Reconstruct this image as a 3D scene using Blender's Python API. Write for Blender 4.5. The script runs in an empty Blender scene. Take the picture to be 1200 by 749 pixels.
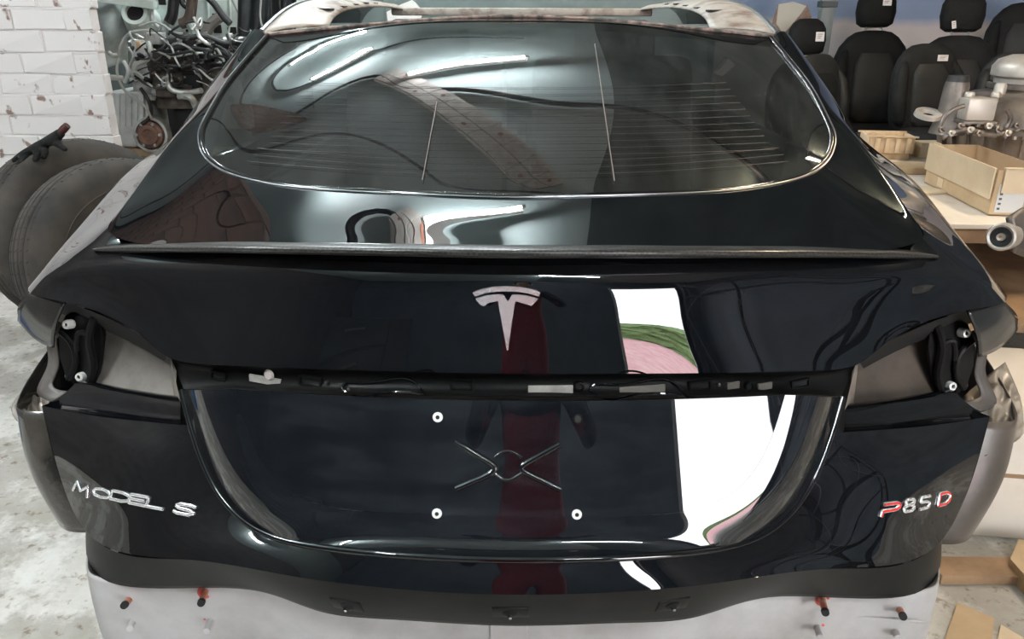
import bpy, bmesh, math, random
import numpy as np
from mathutils import Vector, Matrix

SC = bpy.context.scene
COL = SC.collection
random.seed(7)

# ------------------------------------------------------------------ camera
CAM_P, CAM_YAW, CAM_ROLL, FPX = math.radians(22.0), math.radians(0.9), 0.0035, 900.0
CAM = Vector((0.0185, -0.83, 1.40))
F_ = Vector((-math.sin(CAM_YAW)*math.cos(CAM_P), math.cos(CAM_YAW)*math.cos(CAM_P), -math.sin(CAM_P)))
R_ = Vector((math.cos(CAM_YAW), math.sin(CAM_YAW), 0)); U_ = R_.cross(F_)
R_, U_ = (R_+U_*CAM_ROLL).normalized(), (U_-R_*CAM_ROLL).normalized()
cd = bpy.data.cameras.new('camera'); cam = bpy.data.objects.new('camera', cd); COL.objects.link(cam)
cam.matrix_world = Matrix.Translation(CAM) @ Matrix((R_, U_, -F_)).transposed().to_4x4()
cd.sensor_width = 36; cd.lens = FPX/1200*36; cd.clip_start = 0.02; cd.clip_end = 100
SC.camera = cam

# ------------------------------------------------------------------ world, light, exposure
TUBE_E, SKY_E = 300.0, 12.0     # light given off by the fluorescent tubes and the white sky outside
w = bpy.data.worlds.new('world'); SC.world = w; w.use_nodes = True
w.node_tree.nodes['Background'].inputs[0].default_value = (0.93, 0.96, 1.0, 1)
w.node_tree.nodes['Background'].inputs[1].default_value = SKY_E
SC.view_settings.view_transform = 'Standard'; SC.view_settings.look = 'None'
SC.view_settings.gamma = 1; SC.view_settings.use_curve_mapping = False
SC.view_settings.exposure = 0.75

# ------------------------------------------------------------------ helpers
def at(px, py, Y):
    """the point at depth Y that the photograph shows at pixel (px, py)"""
    d = F_ + R_*((px-600)/FPX) - U_*((py-374.5)/FPX)
    return CAM + d*((Y-CAM.y)/d.y)
def atz(px, py, Z):
    d = F_ + R_*((px-600)/FPX) - U_*((py-374.5)/FPX)
    return CAM + d*((Z-CAM.z)/d.z)
def atx(px, py, X):
    d = F_ + R_*((px-600)/FPX) - U_*((py-374.5)/FPX)
    return CAM + d*((X-CAM.x)/d.x)

def tag(o, label=None, cat=None, group=None, kind=None):
    if label: o['label'] = label
    if cat: o['category'] = cat
    if group: o['group'] = group
    if kind: o['kind'] = kind
    return o
def link(o, parent=None):
    COL.objects.link(o)
    if parent is not None:
        o.parent = parent
        o.matrix_parent_inverse = world_of(parent).inverted()
    return o
def world_of(o):
    m = o.matrix_basis.copy()
    if o.parent is not None:
        m = world_of(o.parent) @ o.matrix_parent_inverse @ m
    return m
def empty(name, loc=(0, 0, 0), rz=0, label=None, cat=None, group=None, kind=None):
    o = bpy.data.objects.new(name, None); o.location = loc; o.rotation_euler = (0, 0, rz)
    o.empty_display_size = .1
    COL.objects.link(o); return tag(o, label, cat, group, kind)
def mobj(name, verts, faces, mat, parent=None, smooth=True, sharp=None):
    me = bpy.data.meshes.new(name)
    me.from_pydata([tuple(map(float, v)) for v in verts], [], [tuple(int(i) for i in f) for f in faces]); me.update()
    if smooth:
        me.polygons.foreach_set('use_smooth', [True]*len(me.polygons))
        if sharp: me.set_sharp_from_angle(angle=math.radians(sharp))
    me.materials.append(mat)
    return link(bpy.data.objects.new(name, me), parent)
def bobj(name, bm, mat, parent=None, smooth=False, sharp=35, world=None):
    me = bpy.data.meshes.new(name)
    bmesh.ops.recalc_face_normals(bm, faces=bm.faces[:])
    bm.to_mesh(me); bm.free()
    if smooth:
        me.polygons.foreach_set('use_smooth', [True]*len(me.polygons))
        me.set_sharp_from_angle(angle=math.radians(sharp))
    me.materials.append(mat)
    o = bpy.data.objects.new(name, me)
    if world is not None: o.matrix_world = world
    return link(o, parent)
def tree_copy(o, parent=None):
    c = o.copy(); COL.objects.link(c)
    if parent is not None: c.parent = parent
    for ch in [k for k in bpy.data.objects if k.parent == o]:
        tree_copy(ch, c)
    return c

def box(bm, x0, x1, y0, y1, z0, z1, M=None, bev=0):
    vs = [bm.verts.new((x, y, z)) for x in (x0, x1) for y in (y0, y1) for z in (z0, z1)]
    for f in ((0, 1, 3, 2), (4, 6, 7, 5), (0, 4, 5, 1), (2, 3, 7, 6), (0, 2, 6, 4), (1, 5, 7, 3)):
        bm.faces.new([vs[i] for i in f])
    if bev:
        es = list({e for v in vs for e in v.link_edges})
        r = bmesh.ops.bevel(bm, geom=es, offset=bev, segments=2, affect='EDGES', profile=.5)
        vs = list({v for f in r['faces'] for v in f.verts} | {v for v in vs if v.is_valid})
    if M is not None: bmesh.ops.transform(bm, matrix=M, verts=vs)
    return vs
def obox(bm, a, b, w, h):
    """a bar of section w x h from a to b"""
    a, b = Vector(a), Vector(b); L = (b-a).length
    M = Matrix.Translation(a) @ (b-a).to_track_quat('Z', 'Y').to_matrix().to_4x4()
    return box(bm, -w/2, w/2, -h/2, h/2, 0, L, M)
def cyl(bm, a, b, r0, r1=None, seg=20, cap=True):
    a, b = Vector(a), Vector(b); r1 = r0 if r1 is None else r1
    q = (b-a).to_track_quat('Z', 'Y').to_matrix()
    ring = []
    for p, r in ((a, r0), (b, r1)):
        ring.append([bm.verts.new(p + q @ Vector((math.cos(t)*r, math.sin(t)*r, 0))) for t in np.linspace(0, 2*math.pi, seg, endpoint=False)])
    for i in range(seg):
        j = (i+1) % seg
        bm.faces.new((ring[0][i], ring[0][j], ring[1][j], ring[1][i]))
    if cap:
        bm.faces.new(ring[0][::-1]); bm.faces.new(ring[1])
    return ring[0]+ring[1]
def lathe(bm, prof, M=None, seg=32):
    """profile of (radius, height) turned about z"""
    rings = []
    for r, h in prof:
        if r < 1e-6: rings.append([bm.verts.new((0, 0, h))])
        else: rings.append([bm.verts.new((r*math.cos(t), r*math.sin(t), h)) for t in np.linspace(0, 2*math.pi, seg, endpoint=False)])
    for a, b in zip(rings, rings[1:]):
        if len(a) == 1 and len(b) == 1: continue
        for i in range(seg):
            j = (i+1) % seg
            if len(a) == 1: bm.faces.new((a[0], b[j], b[i]))
            elif len(b) == 1: bm.faces.new((a[i], a[j], b[0]))
            else: bm.faces.new((a[i], a[j], b[j], b[i]))
    vs = [v for r in rings for v in r]
    if M is not None: bmesh.ops.transform(bm, matrix=M, verts=vs)
    return vs
def frame(p, n, up=(0, 0, 1)):
    """matrix at p whose z is n"""
    n = Vector(n).normalized(); x = Vector(up).cross(n)
    if x.length < 1e-5: x = Vector((1, 0, 0))
    x.normalize(); y = n.cross(x)
    M = Matrix((x, y, n)).transposed().to_4x4(); M.translation = Vector(p)
    return M
def nspline(t, P, tq):
    """natural cubic spline through P at t, read at tq"""
    t = np.asarray(t, float); P = np.asarray(P, float); n = len(t)
    if n == 2:
        u = ((tq-t[0])/(t[1]-t[0]))
        return P[0] + u.reshape((-1,)+(1,)*(P.ndim-1))*(P[1]-P[0])
    h = np.diff(t); A = np.eye(n); B = np.zeros_like(P)
    for i in range(1, n-1):
        A[i, i-1] = h[i-1]; A[i, i] = 2*(h[i-1]+h[i]); A[i, i+1] = h[i]
        B[i] = 6*((P[i+1]-P[i])/h[i] - (P[i]-P[i-1])/h[i-1])
    M = np.linalg.solve(A, B.reshape(n, -1)).reshape(P.shape)
    k = np.clip(np.searchsorted(t, tq, side='right')-1, 0, n-2)
    sh = (-1,)+(1,)*(P.ndim-1)
    hk = h[k].reshape(sh); a = ((t[k+1]-tq).reshape(sh)); b = ((tq-t[k]).reshape(sh))
    return (M[k]*a**3 + M[k+1]*b**3)/(6*hk) + (P[k]/hk - M[k]*hk/6)*a + (P[k+1]/hk - M[k+1]*hk/6)*b
def smooth_path(pts, n):
    P = np.array([tuple(p) for p in pts], float)
    t = np.r_[0, np.cumsum(np.linalg.norm(np.diff(P, axis=0), axis=1))]
    return nspline(t, P, np.linspace(0, t[-1], n))
def tube(bm, pts, r, seg=8, n=None, cap=True):
    P = smooth_path(pts, n) if n else np.array([tuple(p) for p in pts], float)
    N = len(P); rad = r if hasattr(r, '__len__') else [r]*N
    if len(rad) != N: rad = np.interp(np.linspace(0, 1, N), np.linspace(0, 1, len(rad)), rad)
    T = np.gradient(P, axis=0); T /= np.linalg.norm(T, axis=1)[:, None]+1e-12
    ref = Vector((0, 0, 1)) if abs(T[0][2]) < .9 else Vector((1, 0, 0))
    x = Vector(T[0]).cross(ref).normalized(); rings = []
    for i in range(N):
        tv = Vector(T[i]); x = (x - tv*x.dot(tv)).normalized(); y = tv.cross(x)
        rings.append([bm.verts.new(Vector(P[i]) + (x*math.cos(a)+y*math.sin(a))*rad[i]) for a in np.linspace(0, 2*math.pi, seg, endpoint=False)])
    for a, b in zip(rings, rings[1:]):
        for i in range(seg):
            j = (i+1) % seg; bm.faces.new((a[i], a[j], b[j], b[i]))
    if cap: bm.faces.new(rings[0][::-1]); bm.faces.new(rings[-1])
def prism(bm, poly, z0, z1, M=None):
    """outline in xy extruded along z"""
    a = [bm.verts.new((x, y, z0)) for x, y in poly]; b = [bm.verts.new((x, y, z1)) for x, y in poly]
    n = len(poly)
    for i in range(n):
        j = (i+1) % n; bm.faces.new((a[i], a[j], b[j], b[i]))
    bm.faces.new(a[::-1]); bm.faces.new(b)
    if M is not None: bmesh.ops.transform(bm, matrix=M, verts=a+b)
    return a+b
def grid_faces(nr, nc, off=0):
    return [(off+i*nc+j, off+i*nc+j+1, off+(i+1)*nc+j+1, off+(i+1)*nc+j) for i in range(nr-1) for j in range(nc-1)]
def loft(rows, mr, mc):
    """rows: R x C x 3 control points; a smooth grid with mr / mc cells per control cell"""
    A = np.array([[tuple(p) for p in r] for r in rows], float)
    ch = np.linalg.norm(np.diff(A, axis=1), axis=2).mean(0); tc = np.r_[0, np.cumsum(np.maximum(ch, 1e-4))]
    rh = np.linalg.norm(np.diff(A, axis=0), axis=2).mean(1); tr = np.r_[0, np.cumsum(np.maximum(rh, 1e-4))]
    qc = np.concatenate([np.linspace(tc[i], tc[i+1], mc, endpoint=False) for i in range(len(tc)-1)]+[[tc[-1]]])
    qr = np.concatenate([np.linspace(tr[i], tr[i+1], mr, endpoint=False) for i in range(len(tr)-1)]+[[tr[-1]]])
    B = nspline(tr, A, qr)                                # rows refined
    C = nspline(tc, B.transpose(1, 0, 2), qc).transpose(1, 0, 2)
    return C
def mirror_cols(half):
    """centre-line first; gives left .. right"""
    return [(-p[0], p[1], p[2]) for p in half[:0:-1]] + [(0.0, half[0][1], half[0][2])] + [tuple(p) for p in half[1:]]
def gobj(name, G, mat, parent, flip=False, thick=0.0, close=False):
    nr, nc = G.shape[:2]; f = grid_faces(nr, nc)
    if flip: f = [q[::-1] for q in f]
    o = mobj(name, G.reshape(-1, 3), f, mat, parent)
    if thick:
        m = o.modifiers.new('sheet', 'SOLIDIFY'); m.thickness = thick; m.offset = -1
    return o

# ------------------------------------------------------------------ materials
MATS = {}
def nodemat(name):
    m = bpy.data.materials.new(name); m.use_nodes = True
    nt = m.node_tree; b = nt.nodes['Principled BSDF']; MATS[name] = m
    return m, nt, b
def mat(name, col, rough=.5, metal=0, spec=.5, coat=0, noise=None, bump=None, emit=None, coat_rough=.03):
    """noise = (scale, second colour, low, high); bump = (scale, strength)"""
    m, nt, b = nodemat(name)
    b.inputs['Base Color'].default_value = (*col, 1); b.inputs['Roughness'].default_value = rough
    b.inputs['Metallic'].default_value = metal; b.inputs['Specular IOR Level'].default_value = spec
    b.inputs['Coat Weight'].default_value = coat; b.inputs['Coat Roughness'].default_value = coat_rough
    if noise or bump:
        tc = nt.nodes.new('ShaderNodeTexCoord')
    if noise:
        n = nt.nodes.new('ShaderNodeTexNoise'); n.inputs['Scale'].default_value = noise[0]; n.inputs['Detail'].default_value = 6
        n.inputs['Roughness'].default_value = .6
        r = nt.nodes.new('ShaderNodeValToRGB'); r.color_ramp.elements[0].position = noise[2]; r.color_ramp.elements[1].position = noise[3]
        r.color_ramp.elements[0].color = (*col, 1); r.color_ramp.elements[1].color = (*noise[1], 1)
        nt.links.new(tc.outputs['Object'], n.inputs['Vector']); nt.links.new(n.outputs['Fac'], r.inputs['Fac'])
        nt.links.new(r.outputs['Color'], b.inputs['Base Color'])
    if bump:
        n2 = nt.nodes.new('ShaderNodeTexNoise'); n2.inputs['Scale'].default_value = bump[0]; n2.inputs['Detail'].default_value = 5
        bp = nt.nodes.new('ShaderNodeBump'); bp.inputs['Strength'].default_value = bump[1]; bp.inputs['Distance'].default_value = .01
        nt.links.new(tc.outputs['Object'], n2.inputs['Vector']); nt.links.new(n2.outputs['Fac'], bp.inputs['Height'])
        nt.links.new(bp.outputs['Normal'], b.inputs['Normal'])
    if emit:
        b.inputs['Emission Color'].default_value = (*emit[0], 1); b.inputs['Emission Strength'].default_value = emit[1]
    return m

PAINT = mat('black_car_paint', (.0025, .0032, .0045), .12, spec=.0, coat=1.0, coat_rough=.010)
PAINT.node_tree.nodes['Principled BSDF'].inputs['Coat IOR'].default_value = 1.68
def dust_on(m, scale, amount, col=(.35, .33, .30)):
    """thin dust haze with a shape of its own: rough, pale specks and wipes"""
    nt = m.node_tree; b = nt.nodes['Principled BSDF']; base = b.inputs['Base Color'].default_value[:3]
    tc = nt.nodes.new('ShaderNodeTexCoord'); n = nt.nodes.new('ShaderNodeTexNoise'); n.inputs['Scale'].default_value = scale
    n.inputs['Detail'].default_value = 8; n.inputs['Roughness'].default_value = .7
    mp = nt.nodes.new('ShaderNodeMapping'); mp.inputs['Scale'].default_value = (1, 1, 5)
    r = nt.nodes.new('ShaderNodeMapRange'); r.inputs['From Min'].default_value = .45; r.inputs['From Max'].default_value = .8
    r.inputs['To Max'].default_value = amount
    mx = nt.nodes.new('ShaderNodeMix'); mx.data_type = 'RGBA'; mx.inputs['A'].default_value = (*base, 1); mx.inputs['B'].default_value = (*col, 1)
    nt.links.new(tc.outputs['Object'], mp.inputs['Vector']); nt.links.new(mp.outputs['Vector'], n.inputs['Vector'])
    nt.links.new(n.outputs['Fac'], r.inputs['Value']); nt.links.new(r.outputs['Result'], mx.inputs['Factor'])
    nt.links.new(mx.outputs['Result'], b.inputs['Base Color'])
dust_on(PAINT, 6, .009)
PAINT_DUSTY = mat('dusty_black_paint', (.012, .012, .012), .22, spec=.5, coat=.6, noise=(5, (.10, .085, .07), .45, .75), coat_rough=.1)
PLASTIC = mat('black_plastic', (.006, .006, .006), .42, spec=.14, noise=(14, (.016, .015, .0135), .5, .8))
DARKGAP = mat('dark_metal_and_hole_shade', (.006, .006, .006), .7)  # near-black inner metal; also painted shade inside holes, slots and voids
CHROME = mat('chrome', (.93, .93, .94), .22, metal=.75)
CHROMETRIM = mat('bright_trim', (.45, .46, .48), .28, metal=1)
STEEL = mat('bare_steel', (.45, .45, .44), .35, metal=1, noise=(20, (.25, .24, .23), .4, .7))
BODYWHITE = mat('dusty_white_body', (.46, .45, .445), .5, noise=(5, (.30, .28, .26), .42, .7), spec=.4)
PRIMER = mat('dirty_grey_primer', (.24, .215, .19), .45, noise=(9, (.10, .085, .07), .45, .75), spec=.4)
BEIGEDIRT = mat('dusty_beige_metal', (.34, .29, .24), .42, noise=(11, (.10, .08, .065), .45, .7), spec=.5, coat=.3, coat_rough=.2)
ROOFRAW = mat('stripped_roof_metal', (.46, .42, .37), .5, noise=(13, (.18, .115, .08), .46, .68), bump=(60, .2))
TAPE = mat('masking_film', (.55, .52, .48), .5, noise=(30, (.3, .28, .25), .4, .7))
RUST = mat('orange_rust', (.42, .12, .06), .7, noise=(60, (.5, .3, .22), .4, .7))
REDMARK = mat('red_sealant', (.62, .09, .07), .6)
REDBADGE = mat('red_badge_enamel', (.75, .02, .02), .25, coat=.6)
# ------------------------------------------------------------------ the car
CAR = empty('car', (0, 2.0, 0), label='glossy black hatchback with its tail lights and rear bumper removed', cat='car')
def A(lst): return [at(*p) for p in lst]
# column by column from the centre line out to the corner (7), then up the pillar to the roof (11)
G_ = A([(597,232,.28),(700,230,.295),(800,227,.34),(880,221,.41),(930,211,.48),(960,198,.54),(974,183,.58),(979,165,.615),(973,143,.675),(958,113,.775),(935,80,.905),(905,44,1.07)])
S_ = A([(597,294,.085),(720,294,.10),(850,293,.15),(950,292,.215),(1005,291,.26),(1045,289,.31),(1068,285,.345),(1082,277,.38),(1066,250,.45),(1034,205,.60),(984,125,.86),(927,44,1.10)])
F1 = A([(597,312,.116),(720,312,.131),(850,311,.176),(950,309,.238),(1010,308,.28),(1065,308,.315),(1098,310,.345),(1132,315,.385)])
F2 = A([(597,372,.093),(720,372,.106),(850,370,.150),(945,367,.207),(1005,362,.248),(1068,351,.298),(1115,343,.342),(1163,338,.405)])
F3 = A([(597,438,.08),(720,438,.092),(850,437,.13),(948,435,.183),(1005,427,.230),(1045,397,.268),(1110,369,.324),(1177,354,.425)])
q1x = [at(1104,268,.52), at(1060,214,.68), Vector((.735,.97,1.17)), Vector((.675,1.19,1.322))]
q2x = [at(1130,285,.58), Vector((.885,.82,1.03)), Vector((.925,1.10,1.04)), Vector((.94,1.6,1.05))]
q3x = [Vector((.918,.62,.925)), Vector((.948,.86,.95)), Vector((.965,1.15,.96)), Vector((.97,1.6,.97))]
q4x = [Vector((.93,.62,.84)), Vector((.962,.86,.86)), Vector((.975,1.15,.87)), Vector((.98,1.6,.88))]
for k in range(7): S_[k].z -= .007*(1, 1, 1, 1, .9, .6, .3)[k]
def lerp(a, b, t): return a+(b-a)*t
D1 = [lerp(g, s, .33)+Vector((0, 0, .0)) for g, s in zip(G_, S_)]
D2 = [lerp(g, s, .70)+Vector((0, 0, -.0004)) for g, s in zip(G_, S_)]
for k in range(8, 12): D1[k].z += .012; D2[k].z += .012
# upper tailgate skin: deck and pillars round the rear window
rowsA = [mirror_cols(r) for r in (G_, D1, D2, S_)]
LA = loft(rowsA, 8, 8)
TG = gobj('tailgate', LA, PAINT, CAR, flip=False)
TG['label'] = 'glossy black upper tailgate skin round the rear window'
# rear face under the spoiler, running on round the corner as the quarter panel
Sb = [p+Vector((0, .05, -.008))*w_ for p, w_ in zip(S_, (1,1,1,1,1,.7,.35,0,0,0,0,0))]
full = [Sb, F1+q1x, F2+q2x, F3+q3x]
rowsB = [mirror_cols(r) for r in full]
LB = loft(rowsB, 8, 8)
nc = LB.shape[1]; e = 4*8                                   # columns 7..11 are the quarter panel
TGF = gobj('tailgate_face', LB[:, e:nc-e], PAINT, CAR)
for sl, s in ((LB[:, :e+1], 'left'), (LB[:, nc-e-1:], 'right')):
    qp = gobj('quarter_panel', sl, PAINT, CAR)
# the flank below the shoulder line
for s in (-1, 1):
    q3 = [F3[7]]+q3x; q4 = [at(1191,386,.465)]+q4x
    mid = [lerp(a, b, .5)+Vector((.012, 0, 0)) for a, b in zip(q3, q4)]
    L = loft([[(s*p[0], p[1], p[2]) for p in r] for r in (q3, mid, q4)], 6, 8)
    gobj('quarter_flank', L, PAINT, CAR, flip=(s < 0))
    # corner flap that hangs down behind the lamp
    top = A([(1132,364,.375),(1156,358,.405),(1177,354,.425)]); bot = A([(1146,418,.39),(1170,407,.43),(1191,386,.465)])
    L = loft([[(s*p[0], p[1], p[2]) for p in r] for r in (top, [lerp(a, b, .5)+Vector((.004, -.003, 0)) for a, b in zip(top, bot)], bot)], 5, 6)
    gobj('corner_flap', L, PAINT_DUSTY, CAR, flip=(s < 0), thick=.003)
# rolled lip along the lower edge of the face
lipc = mirror_cols(F3); lipin = [(x*.985, y+.022, z-.006) for x, y, z in lipc]; lipin2 = [(x*.97, y+.045, z+.01) for x, y, z in lipc]
gobj('tailgate_lip', loft([lipc, lipin, lipin2], 3, 6), PAINT, TGF)

# ---- rear window
def boundary():
    n = LA.shape[1]; edge = [Vector(p) for p in LA[0]]
    top = []
    a, b = edge[-1], edge[0]
    m = at(600, 20, 1.12); m.x = 0
    tp = smooth_path([a, lerp(a, m, .5)+Vector((0, .012, .006)), m, lerp(b, m, .5)+Vector((0, .012, .006)), b], 49)
    return edge, [Vector(p) for p in tp]
edge, topedge = boundary()
loop = edge + topedge[1:-1]
P = np.array([tuple(v) for v in loop])
def basis(x, y): return np.stack([np.ones_like(x), x**2, y, y**2, x**2*y, x**4, x**2*y**2, x**4*y, y**3, x**2*y**3, x**6], -1)
z0c, z1c = glo = P[len(edge)//2], P[len(edge)+23]
ctr = np.array([(0, z0c[1]+(z1c[1]-z0c[1])*t, z0c[2]+(z1c[2]-z0c[2])*t+.016*4*t*(1-t)) for t in np.linspace(0, 1, 40)])
PF = np.vstack([P, ctr])
# the glass bulges a little between its edges
coef = np.linalg.lstsq(basis(PF[:, 0], PF[:, 1]), PF[:, 2], rcond=None)[0]
res = P[:, 2]-basis(P[:, 0], P[:, 1])@coef
cen = np.array([0, .70]); NR = 24; V = []; Fc = []
for k in range(NR+1):
    u = k/NR
    xy = P[:, :2]*(1-u)+cen*u if k < NR else None
    if k == NR: V.append((cen[0], cen[1], float((basis(np.array([0.]), np.array([.70]))@coef)[0])+.003)); break
    z = basis(xy[:, 0], xy[:, 1])@coef + res*max(0, 1-u/.08)**2 + .003*(1-(1-u)**2)
    V += [(a, b, c) for (a, b), c in zip(xy, z)]
N = len(P)
for k in range(NR-1):
    Fc += [(k*N+i, k*N+(i+1) % N, (k+1)*N+(i+1) % N, (k+1)*N+i) for i in range(N)]
Fc += [((NR-1)*N+i, (NR-1)*N+(i+1) % N, NR*N) for i in range(N)]
def glassz(x, y):
    x = np.array([float(x)]); y = np.array([float(y)])
    return float((basis(x, y)@coef)[0])+.003
m, nt, b = nodemat('tinted_glass')
nt.nodes.remove(b); out = nt.nodes['Material Output']
tr = nt.nodes.new('ShaderNodeBsdfTransparent'); tr.inputs[0].default_value = (.10, .115, .115, 1)
gl = nt.nodes.new('ShaderNodeBsdfGlossy'); gl.inputs['Roughness'].default_value = .012; gl.inputs[0].default_value = (1, 1, 1, 1)
fr = nt.nodes.new('ShaderNodeFresnel'); fr.inputs[0].default_value = 1.9
mx = nt.nodes.new('ShaderNodeMixShader')
nt.links.new(fr.outputs[0], mx.inputs[0]); nt.links.new(tr.outputs[0], mx.inputs[1]); nt.links.new(gl.outputs[0], mx.inputs[2])
# dusty film over the pane
df = nt.nodes.new('ShaderNodeBsdfDiffuse'); df.inputs[0].default_value = (.30, .30, .29, 1)
tc = nt.nodes.new('ShaderNodeTexCoord'); mp = nt.nodes.new('ShaderNodeMapping'); mp.inputs['Scale'].default_value = (9, 2.2, 1)
nz = nt.nodes.new('ShaderNodeTexNoise'); nz.inputs['Scale'].default_value = 2.2; nz.inputs['Detail'].default_value = 9; nz.inputs['Roughness'].default_value = .7
mr = nt.nodes.new('ShaderNodeMapRange'); mr.inputs['From Min'].default_value = .42; mr.inputs['From Max'].default_value = .85; mr.inputs['To Max'].default_value = .13; mr.inputs['To Min'].default_value = .015
mx2 = nt.nodes.new('ShaderNodeMixShader')
nt.links.new(tc.outputs['Object'], mp.inputs[0]); nt.links.new(mp.outputs[0], nz.inputs['Vector']); nt.links.new(nz.outputs['Fac'], mr.inputs['Value'])
nt.links.new(mr.outputs['Result'], mx2.inputs[0]); nt.links.new(mx.outputs[0], mx2.inputs[1]); nt.links.new(df.outputs[0], mx2.inputs[2]); nt.links.new(mx2.outputs[0], out.inputs[0])
GLASS = m
RG = mobj('rear_window', V, Fc, GLASS, CAR)
RG['label'] = 'tinted rear window pane'
# painted black border round the pane, and its bright trim
def ring(name, off_in, off_out, lift, mt, loopv, closed=True, parent=None):
    n = len(loopv); vs = []; fs = []
    for p in loopv:
        d = Vector((p.x-cen[0], p.y-cen[1], 0)).normalized()
        vs += [p - d*off_in + Vector((0, 0, lift)), p + d*off_out + Vector((0, 0, lift))]
    for i in range(n if closed else n-1):
        j = (i+1) % n; fs.append((2*i, 2*i+1, 2*j+1, 2*j))
    return mobj(name, vs, fs, mt, parent)
FRIT = mat('black_frit', (.006, .006, .007), .08, spec=.5, coat=.5)
bm = bmesh.new(); tube(bm, [p+Vector((0, 0, .001)) for p in edge], .0016, seg=8); bobj('window_trim', bm, CHROMETRIM, RG, smooth=True, sharp=80)
bm = bmesh.new(); tube(bm, [p-Vector((p.x*.012, (p.y-.6)*.012, -.001)) for p in edge], .0045, seg=8); bobj('window_seal', bm, FRIT, RG, smooth=True, sharp=80)
nb = len(edge); fv = []; ti = [nb-1]+list(range(nb, N))+[0]
for k in range(3): fv += [Vector(V[k*N+i])+Vector((0, -.0005, .0016)) for i in ti]
mobj('frit_band', fv, grid_faces(3, len(ti)), FRIT, RG)
# heater wires: two upright bus lines and thin cross wires
def on_glass(px, py):
    y0, y1 = .2, 1.3
    for _ in range(40):
        ym = (y0+y1)/2; p = at(px, py, ym)
        if p.z > glassz(p.x, p.y): y0 = ym
        else: y1 = ym
    p = at(px, py, y0); p.z += .0015
    return p
WIRE = mat('heater_print', (.20, .17, .15), .5)
WIRE2 = mat('heater_print_fine', (.045, .042, .040), .5)
for a, b in (((512,120),(495,212)), ((697,52),(720,213))):
    bm = bmesh.new(); tube(bm, [on_glass(a[0]+(b[0]-a[0])*t, a[1]+(b[1]-a[1])*t) for t in np.linspace(0, 1, 14)], .0008, seg=6)
    bobj('heater_busbar', bm, WIRE, RG, smooth=True)
for k, py in enumerate(np.linspace(104, 206, 14)):
    hw = 330-(206-py)*.75; bm = bmesh.new()
    tube(bm, [on_glass(607+hw*t, py-7*t*t*(1 if py < 190 else 2.5)) for t in np.linspace(-.96, .96, 30)], .00032, seg=4)
    bobj('heater_wire', bm, WIRE2, RG, smooth=True)

# ---- carbon spoiler lip
m, nt, b = nodemat('carbon_fibre')
b.inputs['Roughness'].default_value = .4; b.inputs['Coat Weight'].default_value = .25; b.inputs['Coat Roughness'].default_value = .06
tc = nt.nodes.new('ShaderNodeTexCoord'); mp = nt.nodes.new('ShaderNodeMapping'); mp.inputs['Rotation'].default_value = (0, 0, .785); mp.inputs['Scale'].default_value = (200, 200, 200)
ck = nt.nodes.new('ShaderNodeTexChecker'); ck.inputs['Scale'].default_value = 1; ck.inputs['Color1'].default_value = (.004, .004, .004, 1); ck.inputs['Color2'].default_value = (.03, .028, .026, 1)
nt.links.new(tc.outputs['Object'], mp.inputs[0]); nt.links.new(mp.outputs[0], ck.inputs[0]); nt.links.new(ck.outputs[0], b.inputs['Base Color'])
CARBON = m
sp = A([(597,297,.07),(720,297,.086),(850,297,.135),(950,297,.20),(1020,298,.27),(1065,299,.32),(1100,301,.355)])
def sprow(dy, dz, end=0): return mirror_cols([p+Vector((0, dy, dz))*(1 if i < 6 else .35) for i, p in enumerate(sp)])
SPL = loft([sprow(.050, -.004), sprow(.024, .002), sprow(.005, .0042), sprow(-.003, .0020), sprow(-.002, -.0035), sprow(.012, -.009), sprow(.040, -.014)], 3, 10)
SPO = gobj('spoiler', SPL, CARBON, CAR); SPO['label'] = 'thin carbon fibre spoiler lip'

# ---- channel left by the missing trim strip
c_top = [Vector((p.x, p.y+.004, p.z)) for p in F3[:5]]
chan = A([(597,446,.10),(720,446,.112),(850,445,.15),(942,443,.205),(998,437,.25)])
chan2 = A([(597,459,.092),(720,459,.104),(850,458,.142),(940,456,.195),(990,455,.235)])
ptop = A([(597,464,.052),(720,463.5,.062),(850,463,.095),(935,462,.14),(985,465,.18)])
LCH = loft([mirror_cols(r) for r in (c_top, chan, chan2, ptop)], 4, 8)
CHN = gobj('trim_channel', LCH, PLASTIC, CAR); CHN['label'] = 'black channel left by the missing chrome strip'

# ---- lower tailgate: number plate recess, ridge and outer skin
def yp(px, py, k=.38):
    p = at(px, py, 0.0)
    for _ in range(12): p = at(px, py, .404*(p.z-.865)+k*p.x*p.x)
    return p
K_ = [yp(*q) for q in [(597,625),(720,624),(800,620),(850,610),(893,580),(920,530),(940,463)]]
K0 = [yp(*q) for q in [(597,606),(720,605),(785,602),(832,592),(872,566),(900,523),(920,463)]]
V_ = A([(597,640,-.040),(720,638,-.032),(812,633,.0),(868,621,.037),(915,586,.085),(945,532,.13),(965,464,.172)])
P_ = A([(597,657,-.066),(720,655,-.058),(826,647,-.022),(892,629,.02),(938,588,.07),(966,533,.112),(987,466,.158)])
Mi = A([(597,676,-.0755),(720,674,-.0675),(836,664,-.034),(925,648,.012),(1005,612,.080),(1052,552,.145),(1080,500,.235)])
O_ = A([(597,697,-.084),(720,694,-.076),(850,682,-.044),(965,667,.022),(1085,649,.124),(1128,590,.214),(1160,488,.34)])
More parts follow.
